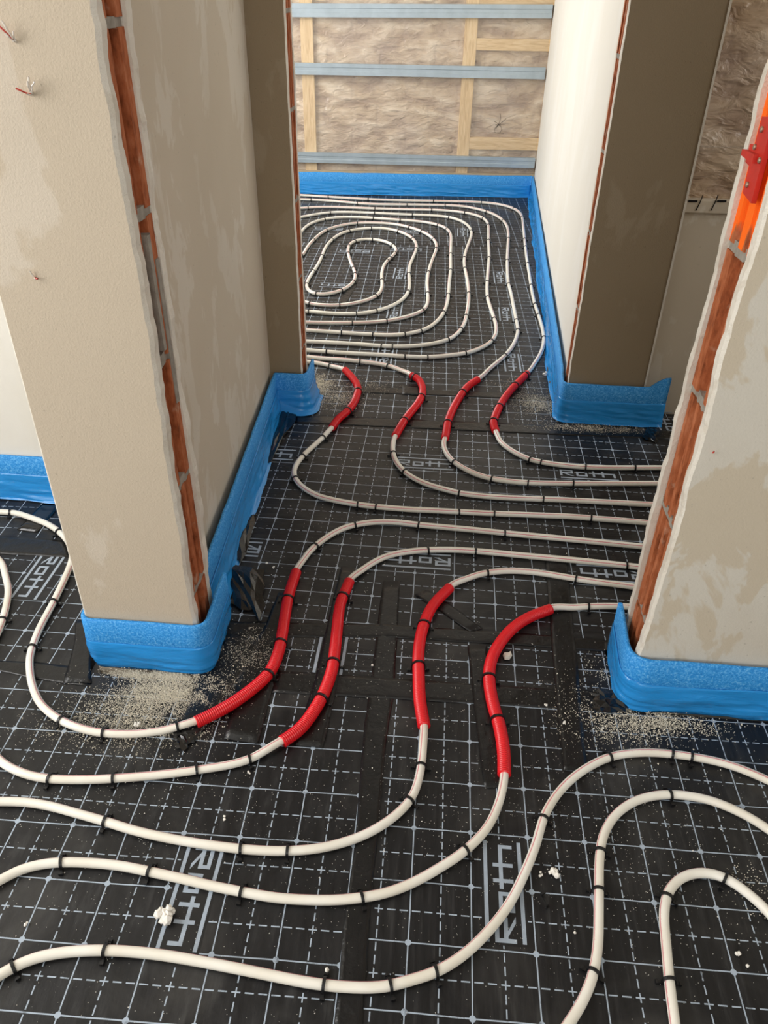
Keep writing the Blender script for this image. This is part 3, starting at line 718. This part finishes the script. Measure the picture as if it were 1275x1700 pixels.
N1 = [(-170, 862), (-60, 851), (0, 850), (26, 852), (52, 860), (78, 870), (98, 883), (115, 903), (120, 925), (114, 946), (91, 996), (63, 1050), (50, 1089), (49, 1103), (53, 1135), (67, 1168), (96, 1193), (129, 1208), (168, 1217), (220, 1219), (259, 1215), (298, 1208)] + C1 + \
     [(497, 941), (513, 917), (537, 896), (571, 877), (612, 868), (653, 867), (699, 872), (786, 880), (844, 886), (960, 897), (1059, 907), (1150, 915)]
N2 = [(-190, 930), (-90, 905), (-35, 911), (0, 931), (10, 960), (14, 980), (10, 1009), (2, 1036), (-18, 1085), (-38, 1150), (-30, 1220), (0, 1263), (30, 1281), (70, 1292), (125, 1295), (186, 1293), (251, 1288), (326, 1279), (402, 1265), (437, 1250)] + C2 + \
     [(606, 943), (641, 924), (688, 915), (740, 913), (786, 915), (873, 923), (960, 931), (1045, 940), (1130, 950)]
N3 = [(-260, 1345), (-120, 1333), (0, 1331), (40, 1332), (80, 1338), (125, 1350), (171, 1363), (226, 1380), (301, 1396), (376, 1407), (427, 1412), (477, 1413), (527, 1409), (577, 1397), (616, 1381), (658, 1353), (685, 1322), (698, 1279), (703, 1229)] + C3 + \
     [(780, 959), (809, 951), (844, 948), (885, 950), (949, 960), (995, 967), (1042, 973), (1130, 985)]
N4 = [(-260, 1560), (-100, 1512), (0, 1462), (30, 1446), (65, 1436), (100, 1432), (151, 1433), (201, 1438), (241, 1446), (301, 1459), (351, 1471), (402, 1481), (452, 1490), (502, 1494), (567, 1494), (640, 1483), (685, 1466), (730, 1441), (774, 1411), (809, 1374), (828, 1334), (836, 1300)] + C4 + \
     [(949, 1009), (982, 1007), (1031, 1007), (1120, 1014)]
N5 = [(-260, 1790), (-90, 1680), (0, 1619), (30, 1602), (65, 1589), (110, 1581), (171, 1578), (226, 1581), (276, 1587), (351, 1600), (427, 1615), (502, 1630), (552, 1637), (602, 1640), (640, 1638), (680, 1628), (725, 1613), (769, 1586), (809, 1548), (844, 1503), (869, 1454), (889, 1404), (904, 1354), (929, 1314), (964, 1282), (1013, 1257), (1063, 1250), (1113, 1252), (1163, 1259), (1213, 1271), (1275, 1296), (1350, 1335), (1480, 1420)]
N6 = [(740, 1880), (860, 1800), (912, 1745), (944, 1700), (964, 1668), (983, 1623), (992, 1573), (994, 1498), (995, 1429), (1001, 1389), (1021, 1354), (1053, 1331), (1088, 1321), (1128, 1320), (1178, 1329), (1228, 1349), (1275, 1377), (1340, 1430), (1420, 1520)]
N7 = [(1120, 1900), (1125, 1770), (1120, 1700), (1113, 1648), (1106, 1573), (1102, 1518), (1108, 1484), (1126, 1461), (1153, 1450), (1188, 1452), (1218, 1466), (1248, 1489), (1275, 1514), (1320, 1580), (1345, 1660)]
F1 = [(540, 723), (520, 741), (503, 757), (490, 775), (488, 789), (495, 802), (508, 813), (529, 824), (556, 831), (589, 837), (619, 841), (678, 846), (723, 848), (760, 850), (820, 853), (874, 855), (949, 858), (987, 861), (1038, 865), (1071, 868), (1160, 875)]
F2 = [(653, 734), (652, 747), (657, 766), (671, 783), (690, 796), (714, 806), (739, 813), (764, 819), (814, 825), (874, 828), (949, 831), (1008, 834), (1080, 838), (1170, 842)]
F3 = [(736, 736), (738, 746), (743, 756), (752, 766), (770, 778), (794, 789), (817, 795), (850, 800), (880, 802), (949, 803), (1008, 803), (1089, 803), (1190, 803)]
F4 = [(825, 724), (832, 735), (847, 747), (865, 757), (883, 764), (907, 769), (937, 773), (972, 776), (1014, 777), (1092, 777), (1190, 778)]
U1 = [(569, 614), (560, 611), (547, 607), (529, 603), (513, 601)]
U2 = [(680, 622), (666, 615), (647, 608), (627, 604), (596, 600), (564, 597), (531, 595), (513, 593)]
A3 = [(810, 615), (825, 602), (837, 592), (849, 578), (857, 562), (860, 549), (857, 531), (852, 506), (849, 490), (844, 470), (842, 437), (843, 410), (844, 390), (841, 374), (833, 364), (822, 357), (808, 351), (788, 346), (765, 342), (731, 341), (676, 340), (627, 339.5), (592, 337.5), (555, 334), (513, 331.5), (494, 331)]
A4 = [(888, 603), (898, 586), (903, 568), (902, 552), (896, 529), (888, 505), (884, 488), (879, 457), (874, 425), (871, 398), (868.5, 374), (867, 361), (863, 353), (855, 347), (841, 342), (825, 338.5), (798, 336), (765, 335), (720, 334), (667, 333), (610, 331), (578, 329), (543, 327), (506, 324.5), (494, 324)]
R3 = [(494, 346.5), (512, 344.7), (535, 344), (578, 344.7), (619, 346.5), (676, 348), (735, 349.3), (772, 353), (790, 357), (804, 363), (810, 371), (811, 384), (811, 402), (812, 425), (810, 453), (808.5, 476), (809.5, 495), (817, 519), (823, 538), (824, 549), (820, 562), (808, 573), (794, 580), (776, 586), (749, 590), (715, 593), (670, 592), (627, 589), (584, 587), (541, 584), (509, 581.5)]
R4 = [(494, 362), (508, 359), (525, 356), (550, 352.6), (578, 352.4), (621, 354), (686, 357), (719, 358), (743, 360), (759, 364), (772, 370.5), (780, 378), (783, 386), (781, 396), (775, 412), (771, 427), (771, 441), (775, 461), (778, 483), (778, 500), (775, 519), (771, 537), (762, 551), (747, 563), (723, 570), (686, 574.7), (655, 575.5), (633, 574.5), (588, 571), (549, 569), (509, 567)]
R5 = [(494, 393), (499, 387), (506, 378), (519, 369.6), (539, 363.7), (578, 360.3), (619, 362.4), (664, 365.3), (698, 367.8), (724, 372.3), (741, 379), (748, 388), (748.5, 406), (748, 425), (748, 449), (746, 467), (744.5, 487), (742, 505), (735, 522), (724, 535), (708, 546), (674, 555), (647, 556.5), (617, 555.5), (568, 552.5), (509, 548.5)]
R6 = [(500, 425.5), (506, 416.7), (517, 402), (535, 386), (549, 379), (568, 374), (594, 370.2), (627, 370.2), (659, 372.5), (678, 377), (696, 382.5), (712, 390.5), (722, 400), (725, 409), (723, 418), (717, 433), (711.5, 451), (709, 469), (710, 487), (710.5, 498), (706, 512), (694, 520), (672, 527), (645, 532.5), (615, 535.2), (584, 536), (508, 535.5)]
R7 = [(508, 517), (549, 520.5), (592, 521), (612, 519), (631, 515), (653, 507), (670, 496), (678, 484), (680, 472), (679, 457), (680, 441), (686, 427), (691.5, 412), (690, 402), (680, 392), (662, 384), (641, 379.4), (618, 378.8), (600, 380), (580, 383), (562, 390), (549, 400), (539, 413.7), (534, 427), (527, 441), (517.5, 455), (510.5, 467), (509, 476.5), (513.5, 484), (525, 489), (541, 489), (559, 485), (574, 479), (586, 469), (590, 459), (588, 449), (582, 435), (578, 420), (579, 408), (586, 401), (598, 397.5), (617, 397), (633, 399), (647, 404), (656.5, 411), (657.5, 418), (651, 425.5), (641, 435), (635, 447), (633.7, 461), (634.5, 472), (632, 484), (624, 492), (608, 499), (584, 504.5), (562, 507), (539, 507), (515, 504.5), (504, 500.5)]
def arc(U, L, xl):   # bend behind the wall end, from upper end U to lower end L
    r = min(.22, abs(U.y-L.y)*.3)
    return [Vector((xl+r, U.y-.03)), Vector((xl+r*.25, U.y-r*.5)), Vector((xl, (U.y*.7+L.y*.3))), Vector((xl, (U.y*.3+L.y*.7))), Vector((xl+r*.25, L.y+r*.4)), Vector((xl+r, L.y))]
def ring_chain():
    pA4, pA3 = px(A4), px(A3); p3, p4, p5, p6, p7 = px(R3), px(R4), px(R5), px(R6), px(R7)
    P = px(F4)[::-1] + px(K4[::-1], RC_) + pA4
    P += arc(pA4[-1], p3[-1], -1.98) + p3[::-1]
    P += arc(p3[0], p5[-1], -1.74) + p5[::-1]
    P += arc(p5[0], p7[0], -1.50) + p7
    P += arc(p6[0], p7[-1], -1.38)[::-1] + p6
    P += arc(p4[0], p6[-1], -1.62)[::-1] + p4
    P += arc(pA3[-1], p4[-1], -1.86)[::-1] + pA3[::-1]
    P += px(K3, RC_) + px(F3)
    return P
conduits = {}
def make_conduit(key, tr, label):
    P = smooth(resample(px(tr, RC_), .0011), .010, .0011)
    rib = lambda i: (.0007, .0010, -.0006, -.0010)[i % 4]
    o = tube('conduit_sleeve', P, lambda p: RC_+.0018, RC_-.0006, MAT['conduit'], 16, rib)
    tag(o, label, 'sleeve', 'red corrugated sleeves on the pipes'); conduits[key] = P[::8]
for k, t_, lb in (('C1', C1, 'red corrugated sleeve at the left of the doorway, nearest the beige wall end'), ('C2', C2, 'second red corrugated sleeve from the left in the doorway'),
                  ('C3', C3, 'third red corrugated sleeve from the left in the doorway'), ('C4', C4, 'right red corrugated sleeve in the doorway, nearest the grey wall'),
                  ('K1', K1, 'leftmost short red sleeve in the far passage'), ('K2', K2, 'second short red sleeve from the left in the far passage'),
                  ('K3', K3, 'third short red sleeve from the left in the far passage'), ('K4', K4, 'rightmost short red sleeve in the far passage, by the dark wall end')):
    make_conduit(k, t_, lb)
allc = [p for v in conduits.values() for p in v]
def pipe_z(p):
    d = min(((p-c).length_squared for c in allc), default=9)**.5
    t = max(0, min(1, (d-.012)/.06)); t = t*t*(3-2*t)
    return RP_+.0012 + .0055*(1-t)
pipes = {}
def extend(P, dist, head=False):
    a, b = (P[0], P[1]) if head else (P[-1], P[-2]); d = (a-b).normalized()
    e = [a + d*dist*.5, a + d*dist]
    return e[::-1]+P if head else P+e
def make_pipe(key, P, label, tail=0, ds=.009):
    if tail: P = extend(P, tail)
    P = smooth(resample(P, ds), sig, ds)
    o = tube('heating_pipe', P, pipe_z, RP_, MAT['pipe'], 12)
    tag(o, label, 'pipe', 'white floor heating pipes'); pipes[key] = P
make_pipe('N1', px(N1), 'white pipe curving round the beige wall end into the left red sleeve', .5)
make_pipe('N2', px(N2), 'white pipe entering the second red sleeve, dipping off the left edge', .5)
make_pipe('N3', px(N3), 'white pipe running from the left into the third red sleeve', .5)
make_pipe('N4', px(N4), 'white pipe waving from the left into the right red sleeve', .5)
make_pipe('N5', px(N5), 'frontmost white pipe making a long S from bottom left to the right edge')
make_pipe('N6', px(N6), 'white pipe arching at the lower right between the long S and the tight bend')
make_pipe('N7', px(N7), 'white pipe with the tight hairpin bend at the lower right corner')
pu1, pu2 = px(U1), px(U2)
make_pipe('F1', [Vector((-2.2, pu1[-1].y-.01)), Vector((-1.3, pu1[-1].y))] + pu1[::-1] + px(K1, RC_) + px(F1), 'white pipe through the leftmost passage sleeve, swinging wide in the corridor', .5)
make_pipe('F2', [Vector((-2.2, pu2[-1].y+.03)), Vector((-1.3, pu2[-1].y+.01))] + pu2[::-1] + px(K2, RC_) + px(F2), 'white pipe through the second passage sleeve into the corridor', .5)
_sp = ring_chain(); _sp = extend(extend(_sp, .5), .5, True)
make_pipe('S', _sp, 'long white pipe coiled in the far room spiral, through the two right passage sleeves')

# ------------------------------------------------------------------ staple clips over the pipes
def clip_mesh(r, zc, name):
    vs, fs = [], []; w_ = .0024; ri, ro = r+.0003, r+.0027; n = 12
    ring = []
    prof = [(-ri, .001), (-ri, zc)] + [(-ri*math.cos(math.pi*k/n), zc+ri*math.sin(math.pi*k/n)) for k in range(1, n)] + [(ri, zc), (ri, .001)]
    outp = [(-ro, .001), (-ro, zc)] + [(-ro*math.cos(math.pi*k/n), zc+ro*math.sin(math.pi*k/n)) for k in range(1, n)] + [(ro, zc), (ro, .001)]
    m = len(prof)
    for a, b in zip(prof, outp):
        vs += [(-w_, a[0], a[1]), (w_, a[0], a[1]), (w_, b[0], b[1]), (-w_, b[0], b[1])]
    for i in range(m-1):
        for k in range(4): fs.append((i*4+k, i*4+(k+1) % 4, i*4+4+(k+1) % 4, i*4+4+k))
    fs += [(3, 2, 1, 0), tuple((m-1)*4+k for k in range(4))]
    for s in (-1, 1):      # barbed feet
        for (y0, y1, z0, z1, hw) in ((ro-.0004, ro+.0075, .0012, .0042, .0022), (ro+.005, ro+.0085, .0014, .0064, .0034)):
            b = len(vs); v, f = boxdata(-hw, hw, min(s*y0, s*y1), max(s*y0, s*y1), z0, z1)
            vs += v; fs += [tuple(b+i for i in q) for q in f]
    me = bpy.data.meshes.new(name); me.from_pydata(vs, [], fs); me.materials.append(MAT['black_plastic']); me.update()
    return me
CLIP_P = clip_mesh(RP_, RP_+.0014, 'clip_over_pipe'); CLIP_C = clip_mesh(RC_, RC_+.0018, 'clip_over_sleeve')
clip_px = []
def cl(ox, oy, k, pts): clip_px.extend((ox+x/k, oy+y/k) for x, y in pts)
cl(0, 1150, 1.992, [(185, 95), (345, 125), (592, 115), (155, 285), (370, 280), (655, 258), (820, 222), (345, 430), (787, 510), (955, 525), (197, 575), (483, 590), (795, 655), (1200, 680), (40, 920), (343, 870), (1070, 970)])
cl(640, 1150, 2.008, [(110, 243), (95, 355), (378, 95), (275, 525), (15, 985), (170, 945), (525, 412), (755, 213), (955, 205), (1020, 210), (703, 515), (712, 658), (700, 940), (955, 340), (930, 675), (948, 958), (1140, 630)])
cl(400, 900, 1.8214, [(138, 175), (125, 303), (85, 405), (320, 165), (280, 368), (240, 468), (548, 250), (537, 370), (750, 408), (1055, 195), (565, 25), (706, 30), (1170, 70), (750, 95), (1010, 118)])
cl(380, 580, 1.723, [(257, 562), (365, 505), (540, 500), (793, 525), (275, 252), (212, 305), (183, 367), (362, 447), (420, 452), (660, 468), (760, 472), (1043, 488), (467, 295), (497, 350), (660, 415), (900, 430), (635, 320), (753, 370), (860, 382), (988, 383),
                     (858, 315), (895, 322), (1020, 335), (1166, 338), (368, 120), (343, 177), (530, 80), (550, 138), (508, 207), (672, 125), (628, 212), (845, 75), (817, 105), (775, 165), (760, 208), (282, 48), (372, 35), (453, 48)])
cl(400, 280, 2.2768, [(328, 108), (478, 118), (730, 123), (906, 128), (1030, 150), (1062, 182), (260, 118), (435, 130), (630, 140), (770, 143), (930, 160), (985, 195), (1008, 262), (1007, 345), (1010, 435), (1035, 572), (1042, 607), (1005, 705),
                      (255, 147), (503, 152), (720, 158), (850, 162), (918, 185), (933, 212), (937, 270), (937, 335), (930, 425), (930, 485), (948, 565), (955, 650), (857, 700), (705, 713), (615, 710), (320, 695), (340, 167), (503, 170), (645, 175), (783, 183),
                      (868, 235), (842, 335), (850, 375), (857, 468), (850, 555), (835, 605), (790, 645), (575, 672), (533, 672), (315, 187), (498, 187), (600, 195), (742, 210), (780, 225), (793, 243), (793, 320), (793, 383), (785, 475), (768, 540), (685, 612),
                      (622, 625), (495, 628), (377, 620), (443, 207), (308, 228), (265, 265), (235, 325), (632, 220), (680, 235), (740, 265), (740, 300), (710, 390), (705, 470), (697, 535), (557, 577), (423, 582), (407, 232), (345, 265), (310, 328), (275, 385),
                      (497, 227), (590, 235), (650, 262), (662, 300), (637, 395), (635, 462), (520, 540), (437, 550), (250, 540), (250, 435), (280, 470), (390, 460), (430, 425), (433, 395), (420, 373), (405, 318), (407, 290), (435, 272), (495, 270), (565, 288),
                      (585, 315), (570, 335), (558, 345), (530, 420), (517, 480), (372, 517), (255, 510), (1070, 265), (1075, 295), (1090, 357), (1100, 440), (1108, 510), (1118, 550), (1143, 635)])
cl(0, 820, 3.864, [(38, 130), (375, 235), (350, 690), (215, 975), (20, 805)])
CLAB = {'C1': 'left red sleeve of the doorway', 'C2': 'second red sleeve of the doorway', 'C3': 'third red sleeve of the doorway', 'C4': 'right red sleeve of the doorway', 'K1': 'leftmost red sleeve of the far passage', 'K2': 'second red sleeve of the far passage', 'K3': 'third red sleeve of the far passage', 'K4': 'rightmost red sleeve of the far passage'}
from mathutils import kdtree
entries = [(k, i) for k in pipes for i in range(len(pipes[k]))]
kp = kdtree.KDTree(len(entries))
for n_, (k, i) in enumerate(entries): kp.insert(pipes[k][i].to_3d(), n_)
kp.balance()
centries = [(k, i) for k in conduits for i in range(len(conduits[k]))]
kc = kdtree.KDTree(len(centries))
for n_, (k, i) in enumerate(centries): kc.insert(conduits[k][i].to_3d(), n_)
kc.balance()
ORD = ['first', 'second', 'third', 'fourth', 'fifth', 'sixth', 'seventh', 'eighth', 'ninth', 'tenth', 'eleventh', 'twelfth', 'thirteenth', 'fourteenth', 'fifteenth', 'sixteenth', 'seventeenth', 'eighteenth', 'nineteenth', 'twentieth', 'twenty-first', 'twenty-second', 'twenty-third', 'twenty-fourth', 'twenty-fifth', 'twenty-sixth', 'twenty-seventh', 'twenty-eighth', 'twenty-ninth', 'thirtieth', 'thirty-first', 'thirty-second', 'thirty-third']
SEG = [(A4, 'black clip up the outermost spiral loop from its red sleeve'), (A3, 'black clip up the second spiral loop from its red sleeve'), (R3, 'black clip clockwise round the third spiral loop'), (R4, 'black clip clockwise round the fourth spiral loop'),
       (R5, 'black clip clockwise round the fifth spiral loop'), (R6, 'black clip clockwise round the sixth spiral loop'), (R7, 'black clip along the innermost spiral loop from its lower left end'), (F3, 'black clip on the corridor pipe from the third passage sleeve'), (F4, 'black clip on the corridor pipe from the rightmost passage sleeve')]
segpts = []
for si, (tr, _) in enumerate(SEG):
    Q = resample(px(tr), .02)
    segpts += [(si, j, q) for j, q in enumerate(Q)]
ks = kdtree.KDTree(len(segpts))
for n_, (a_, b_, q) in enumerate(segpts): ks.insert(q.to_3d(), n_)
ks.balance()
MIDDLE = {'N1': 'C1', 'N2': 'C2', 'N3': 'C3', 'N4': 'C4', 'F1': 'K1', 'F2': 'K2'}
BOTH = {'N1': ('black clip left along the pipe from the left doorway sleeve', 'black clip into the corridor from the left doorway sleeve'),
        'N2': ('black clip left along the pipe from the second doorway sleeve', 'black clip into the corridor from the second doorway sleeve'),
        'N3': ('black clip left along the pipe from the third doorway sleeve', 'black clip into the corridor from the third doorway sleeve'),
        'N4': ('black clip left along the pipe from the right doorway sleeve', 'black clip into the corridor from the right doorway sleeve'),
        'F1': ('black clip into the far room from the leftmost passage sleeve', 'black clip along the corridor from the leftmost passage sleeve'),
        'F2': ('black clip into the far room from the second passage sleeve', 'black clip along the corridor from the second passage sleeve')}
PLAIN = {'N5': 'black clip from the left on the frontmost long S pipe', 'N6': 'black clip from the bottom on the arching pipe at lower right', 'N7': 'black clip from the bottom on the hairpin pipe at lower right'}
placed = []
for (x, y) in clip_px:
    q = at(x, y, .014); q.z = 0
    _, ip, dp = kp.find(q); _, ic, dc = kc.find(q)
    if dc < .02:
        k, i = centries[ic]; P = conduits[k]; me = CLIP_C; grp = 'clips on the red sleeves'
        if i in (0, len(P)-1): continue
        key, arcpos = 'black clip from the near end of the ' + CLAB[k], i if k[0] == 'C' else -i
    else:
        k, i = entries[ip]; P = pipes[k]; me = CLIP_P; grp = 'clips on the white pipes'
        if k == 'S':
            _, sidx, _ = ks.find(P[i].to_3d()); si, j, _ = segpts[sidx]; key, arcpos = SEG[si][1], j
        elif k in MIDDLE:
            c0 = conduits[MIDDLE[k]][len(conduits[MIDDLE[k]])//2]
            m_ = min(range(len(P)), key=lambda a_: (P[a_]-c0).length_squared)
            key, arcpos = (BOTH[k][0], m_-i) if i < m_ else (BOTH[k][1], i-m_)
        else: key, arcpos = PLAIN[k], i
    t = P[min(i+1, len(P)-1)] - P[max(i-1, 0)]; p = P[i]
    if any((p-o2[2]).length < .008 for o2 in placed): continue
    o = bpy.data.objects.new('pipe_clip', me); COL.objects.link(o)
    zoff = 0 if me is CLIP_C else max(0, pipe_z(p) - RP_ - .0012)
    o.location = (p.x, p.y, zoff); o.rotation_euler = (0, 0, math.atan2(t.y, t.x) + random.uniform(-.14, .14))
    placed.append((key, arcpos, p, o, grp))
cnt = {}
for key, arcpos, p, o, grp in sorted(placed, key=lambda e: (e[0], e[1])):
    n_ = cnt[key] = cnt.get(key, 0) + 1
    tag(o, ORD[min(n_, 33)-1] + ' ' + key, 'clip', grp)
# a loose clip lying on the floor
lc = at(896, 1491)
o = bpy.data.objects.new('pipe_clip', CLIP_P); COL.objects.link(o); o.location = (lc.x, lc.y, .004); o.rotation_euler = (math.radians(90), 0, .6); o.location.z = .0045
tag(o, 'loose black plastic clip lying flat beside the arching pipe', 'clip', 'clips lying about')

# ------------------------------------------------------------------ wires in the wall, bracket, crumbs, dust
def wires(px_, yv, label, seed, spread=.03, n=4, mats=('wire_white', 'wire_white', 'wire_red'), plane_y=.135):
    d = RGT*(px_[0]-637.5) - UPV*(px_[1]-850) + FWD*FPX; p = CAM + d*((plane_y-CAM.y)/d.y)
    root = empty('wall_wire', p); tag(root, label, 'wire', 'wire ends sticking out of plaster')
    rnd = random.Random(seed)
    for k in range(n):
        dx, dz = rnd.uniform(-1, 1)*spread*.6, rnd.uniform(-.2, 1)*spread; ln = rnd.uniform(.6, 1)*spread
        pts = [(0, .004, 0), (dx*.2, -ln*.25, dz*.25), (dx*.6, -ln*.5, dz*.7), (dx, -ln*.55, dz)]
        stroke('wire_strand', pts, .0013, MAT[mats[k % len(mats)]], root)
wires((28, 72), 0, 'red and white wire ends high on the beige wall end', 3, .026, 4)
wires((54, 158), 0, 'splayed pinkish wire ends below the top pair on the beige wall end', 5, .026, 5)
wires((58, 461), 0, 'short white wire stub halfway up the beige wall end', 8, .012, 3)
wires((1183, 752), 0, 'tiny dark wire stub on the grey wall right of the doorway', 12, .010, 1, ('wire_red',), .130)
# red bracket screwed to the right reveal
BR = empty('wall_bracket', (XR+.005, .208, 1.045)); tag(BR, 'red plastic bracket screwed to the orange sprayed brick reveal', 'bracket')
def brk(poly, x0, x1, name, mat):
    n = len(poly); vs = [(x0, y, z) for y, z in poly] + [(x1, y, z) for y, z in poly]
    fs = [tuple(range(n)), tuple(range(n, 2*n))[::-1]] + [(i, n+i, n+(i+1) % n, (i+1) % n) for i in range(n)]
    return mesh(name, vs, fs, MAT[mat], BR)
brk([(-.036, -.055), (.008, -.050), (.010, -.014), (.030, -.012), (.030, .012), (.010, .014), (.010, .050), (-.034, .055)], -.009, -.002, 'back_plate', 'red_plastic')
brk([(-.018, -.006), (.036, -.004), (.036, .004), (-.018, .006)], -.016, -.009, 'lever', 'red_plastic')
for (y, z) in ((-.006, .036), (-.006, -.036), (.004, .012), (-.028, .0)):
    n = 10; vs, fs = [], []
    for xx, rr in ((-.0088, .0042), (-.0112, .0042), (-.0122, .0026)):
        vs += [(xx, y + rr*math.cos(2*math.pi*k/n), z + rr*math.sin(2*math.pi*k/n)) for k in range(n)]
    for L_ in range(2): fs += [(L_*n+k, L_*n+(k+1) % n, (L_+1)*n+(k+1) % n, (L_+1)*n+k) for k in range(n)]
    fs += [tuple(range(n))[::-1], tuple(range(2*n, 3*n))]
    mesh('screw', vs, fs, MAT['screw'], BR)

def lump(px_, size, label, seed, cat_='crumb', balls=6, group='white crumbs on the panels'):
    rnd = random.Random(seed); p = at(*px_); bm = bmesh.new()
    for k in range(balls):
        r = size*rnd.uniform(.28, .46)
        off = Vector((rnd.uniform(-1, 1)*size*.5, rnd.uniform(-1, 1)*size*.5, r*.9 + rnd.random()*size*.35)) if balls > 1 else Vector((0, 0, size*.45))
        bmesh.ops.create_icosphere(bm, subdivisions=1, radius=r if balls > 1 else size*.5, matrix=Matrix.Translation(off))
    for v in bm.verts: v.co += Vector((nz(v.co.x*300+seed, v.co.y*300, v.co.z*300),)*3)*size*.12
    me = bpy.data.meshes.new('foam_crumb'); bm.to_mesh(me); bm.free(); me.materials.append(MAT['crumb'])
    o = link(bpy.data.objects.new('foam_crumb', me)); zmin = min(v.co.z for v in me.vertices)
    o.location = (p.x, p.y, .0003-zmin); tag(o, label, cat_, group); return o
lump((275, 1524), .019, 'popcorn like white foam crumb beside the upright print at front left', 1, balls=14)
lump((918, 1451), .012, 'white foam crumb cluster right of the front upright print', 2, balls=7)
lump((899, 1453), .007, 'small white foam crumb just left of the crumb cluster', 3, balls=3)
lump((45, 1537), .007, 'lone white crumb near the left edge', 4, balls=3)
lump((371, 1359), .007, 'white bead beside the third pipe', 5, balls=2)
lump((540, 1612), .009, 'white bead on the panel edge beside the frontmost pipe clip', 6, balls=3)
lump((228, 1204), .010, 'white crumb in the dust heap before the beige wall end', 7, balls=5)
lump((413, 1284), .006, 'white crumb pair under the second pipe', 8, balls=3)
lump((954, 1550), .005, 'tiny white bead inside the long S bend', 9, balls=1)
lump((1223, 1586), .009, 'white bead inside the hairpin bend', 10, balls=2)
lump((1240, 1605), .006, 'smaller white bead below the one inside the hairpin bend', 11, balls=1)
lump((936, 1202), .008, 'white crumb on the lengthwise tape', 12, balls=3)
lump((1000, 1211), .007, 'white crumb beside the lengthwise tape', 13, balls=2)
lump((906, 1172), .007, 'white crumb on the wide doorway tape', 14, balls=3)
lump((618, 1106), .006, 'white bead between the second and third red sleeves', 15, balls=1)
lump((443, 936), .008, 'white crumb on the corridor panel beside the folded tape', 16, balls=3)
lump((453, 944), .007, 'second white crumb beside the folded tape', 17, balls=3)
lump((904, 624), .016, 'white plaster flake by the rightmost passage sleeve', 18, balls=4)
# grey plaster chip
ch = at(843, 1091); rnd = random.Random(4); bm = bmesh.new()
pts = [(-.012, -.006), (-.002, -.010), (.010, -.002), (.013, .008), (.004, .007), (-.004, .012), (-.010, .006)]
vv = [bm.verts.new((x, y, .001+rnd.random()*.002)) for x, y in pts] + [bm.verts.new((x*.8, y*.8, .006+rnd.random()*.005)) for x, y in pts]
n = len(pts); bm.faces.new(vv[:n][::-1]); bm.faces.new(vv[n:])
for i in range(n): bm.faces.new((vv[i], vv[(i+1) % n], vv[n+(i+1) % n], vv[n+i]))
me = bpy.data.meshes.new('plaster_chip'); bm.to_mesh(me); bm.free(); me.materials.append(MAT['plaster_edge'])
o = link(bpy.data.objects.new('plaster_chip', me)); o.location = (ch.x, ch.y, .0008); o.rotation_euler = (0, 0, .5)
tag(o, 'jagged grey plaster chip between the third and right red sleeves', 'chip')

def dust(label, blobs, seed, mat='sand', s0=.0006, s1=.0014):
    """blobs: (px, py, half width m, half depth m, tilt, count): scattered plaster grains"""
    rnd = random.Random(seed); vs, fs = [], []
    for (x, y, wx, wy, tilt, n) in blobs:
        c = at(x, y)
        for _ in range(n):
            a, b = rnd.gauss(0, .5)*wx, rnd.gauss(0, .5)*wy
            q = Vector((c.x + a*math.cos(tilt) - b*math.sin(tilt), c.y + a*math.sin(tilt) + b*math.cos(tilt)))
            if nz(q.x*24, q.y*24, seed) + .6*nz(q.x*70, q.y*70, seed+2) < rnd.uniform(-.75, .15): continue
            s = rnd.uniform(s0, s1)*(1.9 if rnd.random() < .05 else 1); r = rnd.random()*6.28; z = .0012 + rnd.random()*.0034; i = len(vs)
            for k in range(3): vs.append((q.x + s*math.cos(r+k*2.094), q.y + s*math.sin(r+k*2.094), z))
            vs.append((q.x, q.y, z + s*1.1)); fs += [(i, i+1, i+3), (i+1, i+2, i+3), (i+2, i, i+3), (i+2, i+1, i)]
    o = mesh('plaster_dust', vs, fs, MAT[mat]); return tag(o, label, 'dust', None, 'stuff')
dust('pale plaster dust heaped before the foot of the beige wall end', [(262, 1124, .10, .014, .02, 6500), (268, 1150, .09, .045, .05, 9500), (235, 1185, .15, .06, 0, 6000), (200, 1215, .16, .05, 0, 2600), (345, 1150, .06, .05, .8, 3000), (410, 1085, .07, .07, .6, 2600)], 1, s1=.0012)
dust('plaster dust scattered along the blue strip of the grey wall', [(1090, 1198, .12, .03, -.05, 3000), (1040, 1215, .10, .05, 0, 1500), (1000, 1120, .05, .06, .3, 350), (950, 1180, .06, .10, 0, 400), (1245, 1480, .05, .05, -.8, 200)], 2)
dust('plaster dust by the blue strip left of the far passage', [(530, 640, .05, .08, 0, 4200), (560, 662, .10, .09, 0, 2600), (610, 640, .12, .06, 0, 500)], 3)
dust('plaster dust before the dark wall end right of the passage', [(895, 672, .09, .09, 0, 3600), (980, 712, .18, .03, 0, 2400), (860, 640, .10, .06, 0, 300)], 4)
dust('fine white specks scattered over the front panels', [(300, 1400, .5, .35, 0, 1500), (850, 1350, .45, .30, 0, 1500), (1100, 1400, .3, .3, 0, 900), (620, 1100, .5, .15, 0, 900), (150, 1250, .35, .2, 0, 1000)], 5, 'crumb', .0004, .0009)
dust('fine white specks scattered over the corridor and far panels', [(700, 850, .6, .5, 0, 900), (700, 500, .7, .9, 0, 900)], 6, 'crumb', .0005, .0012)
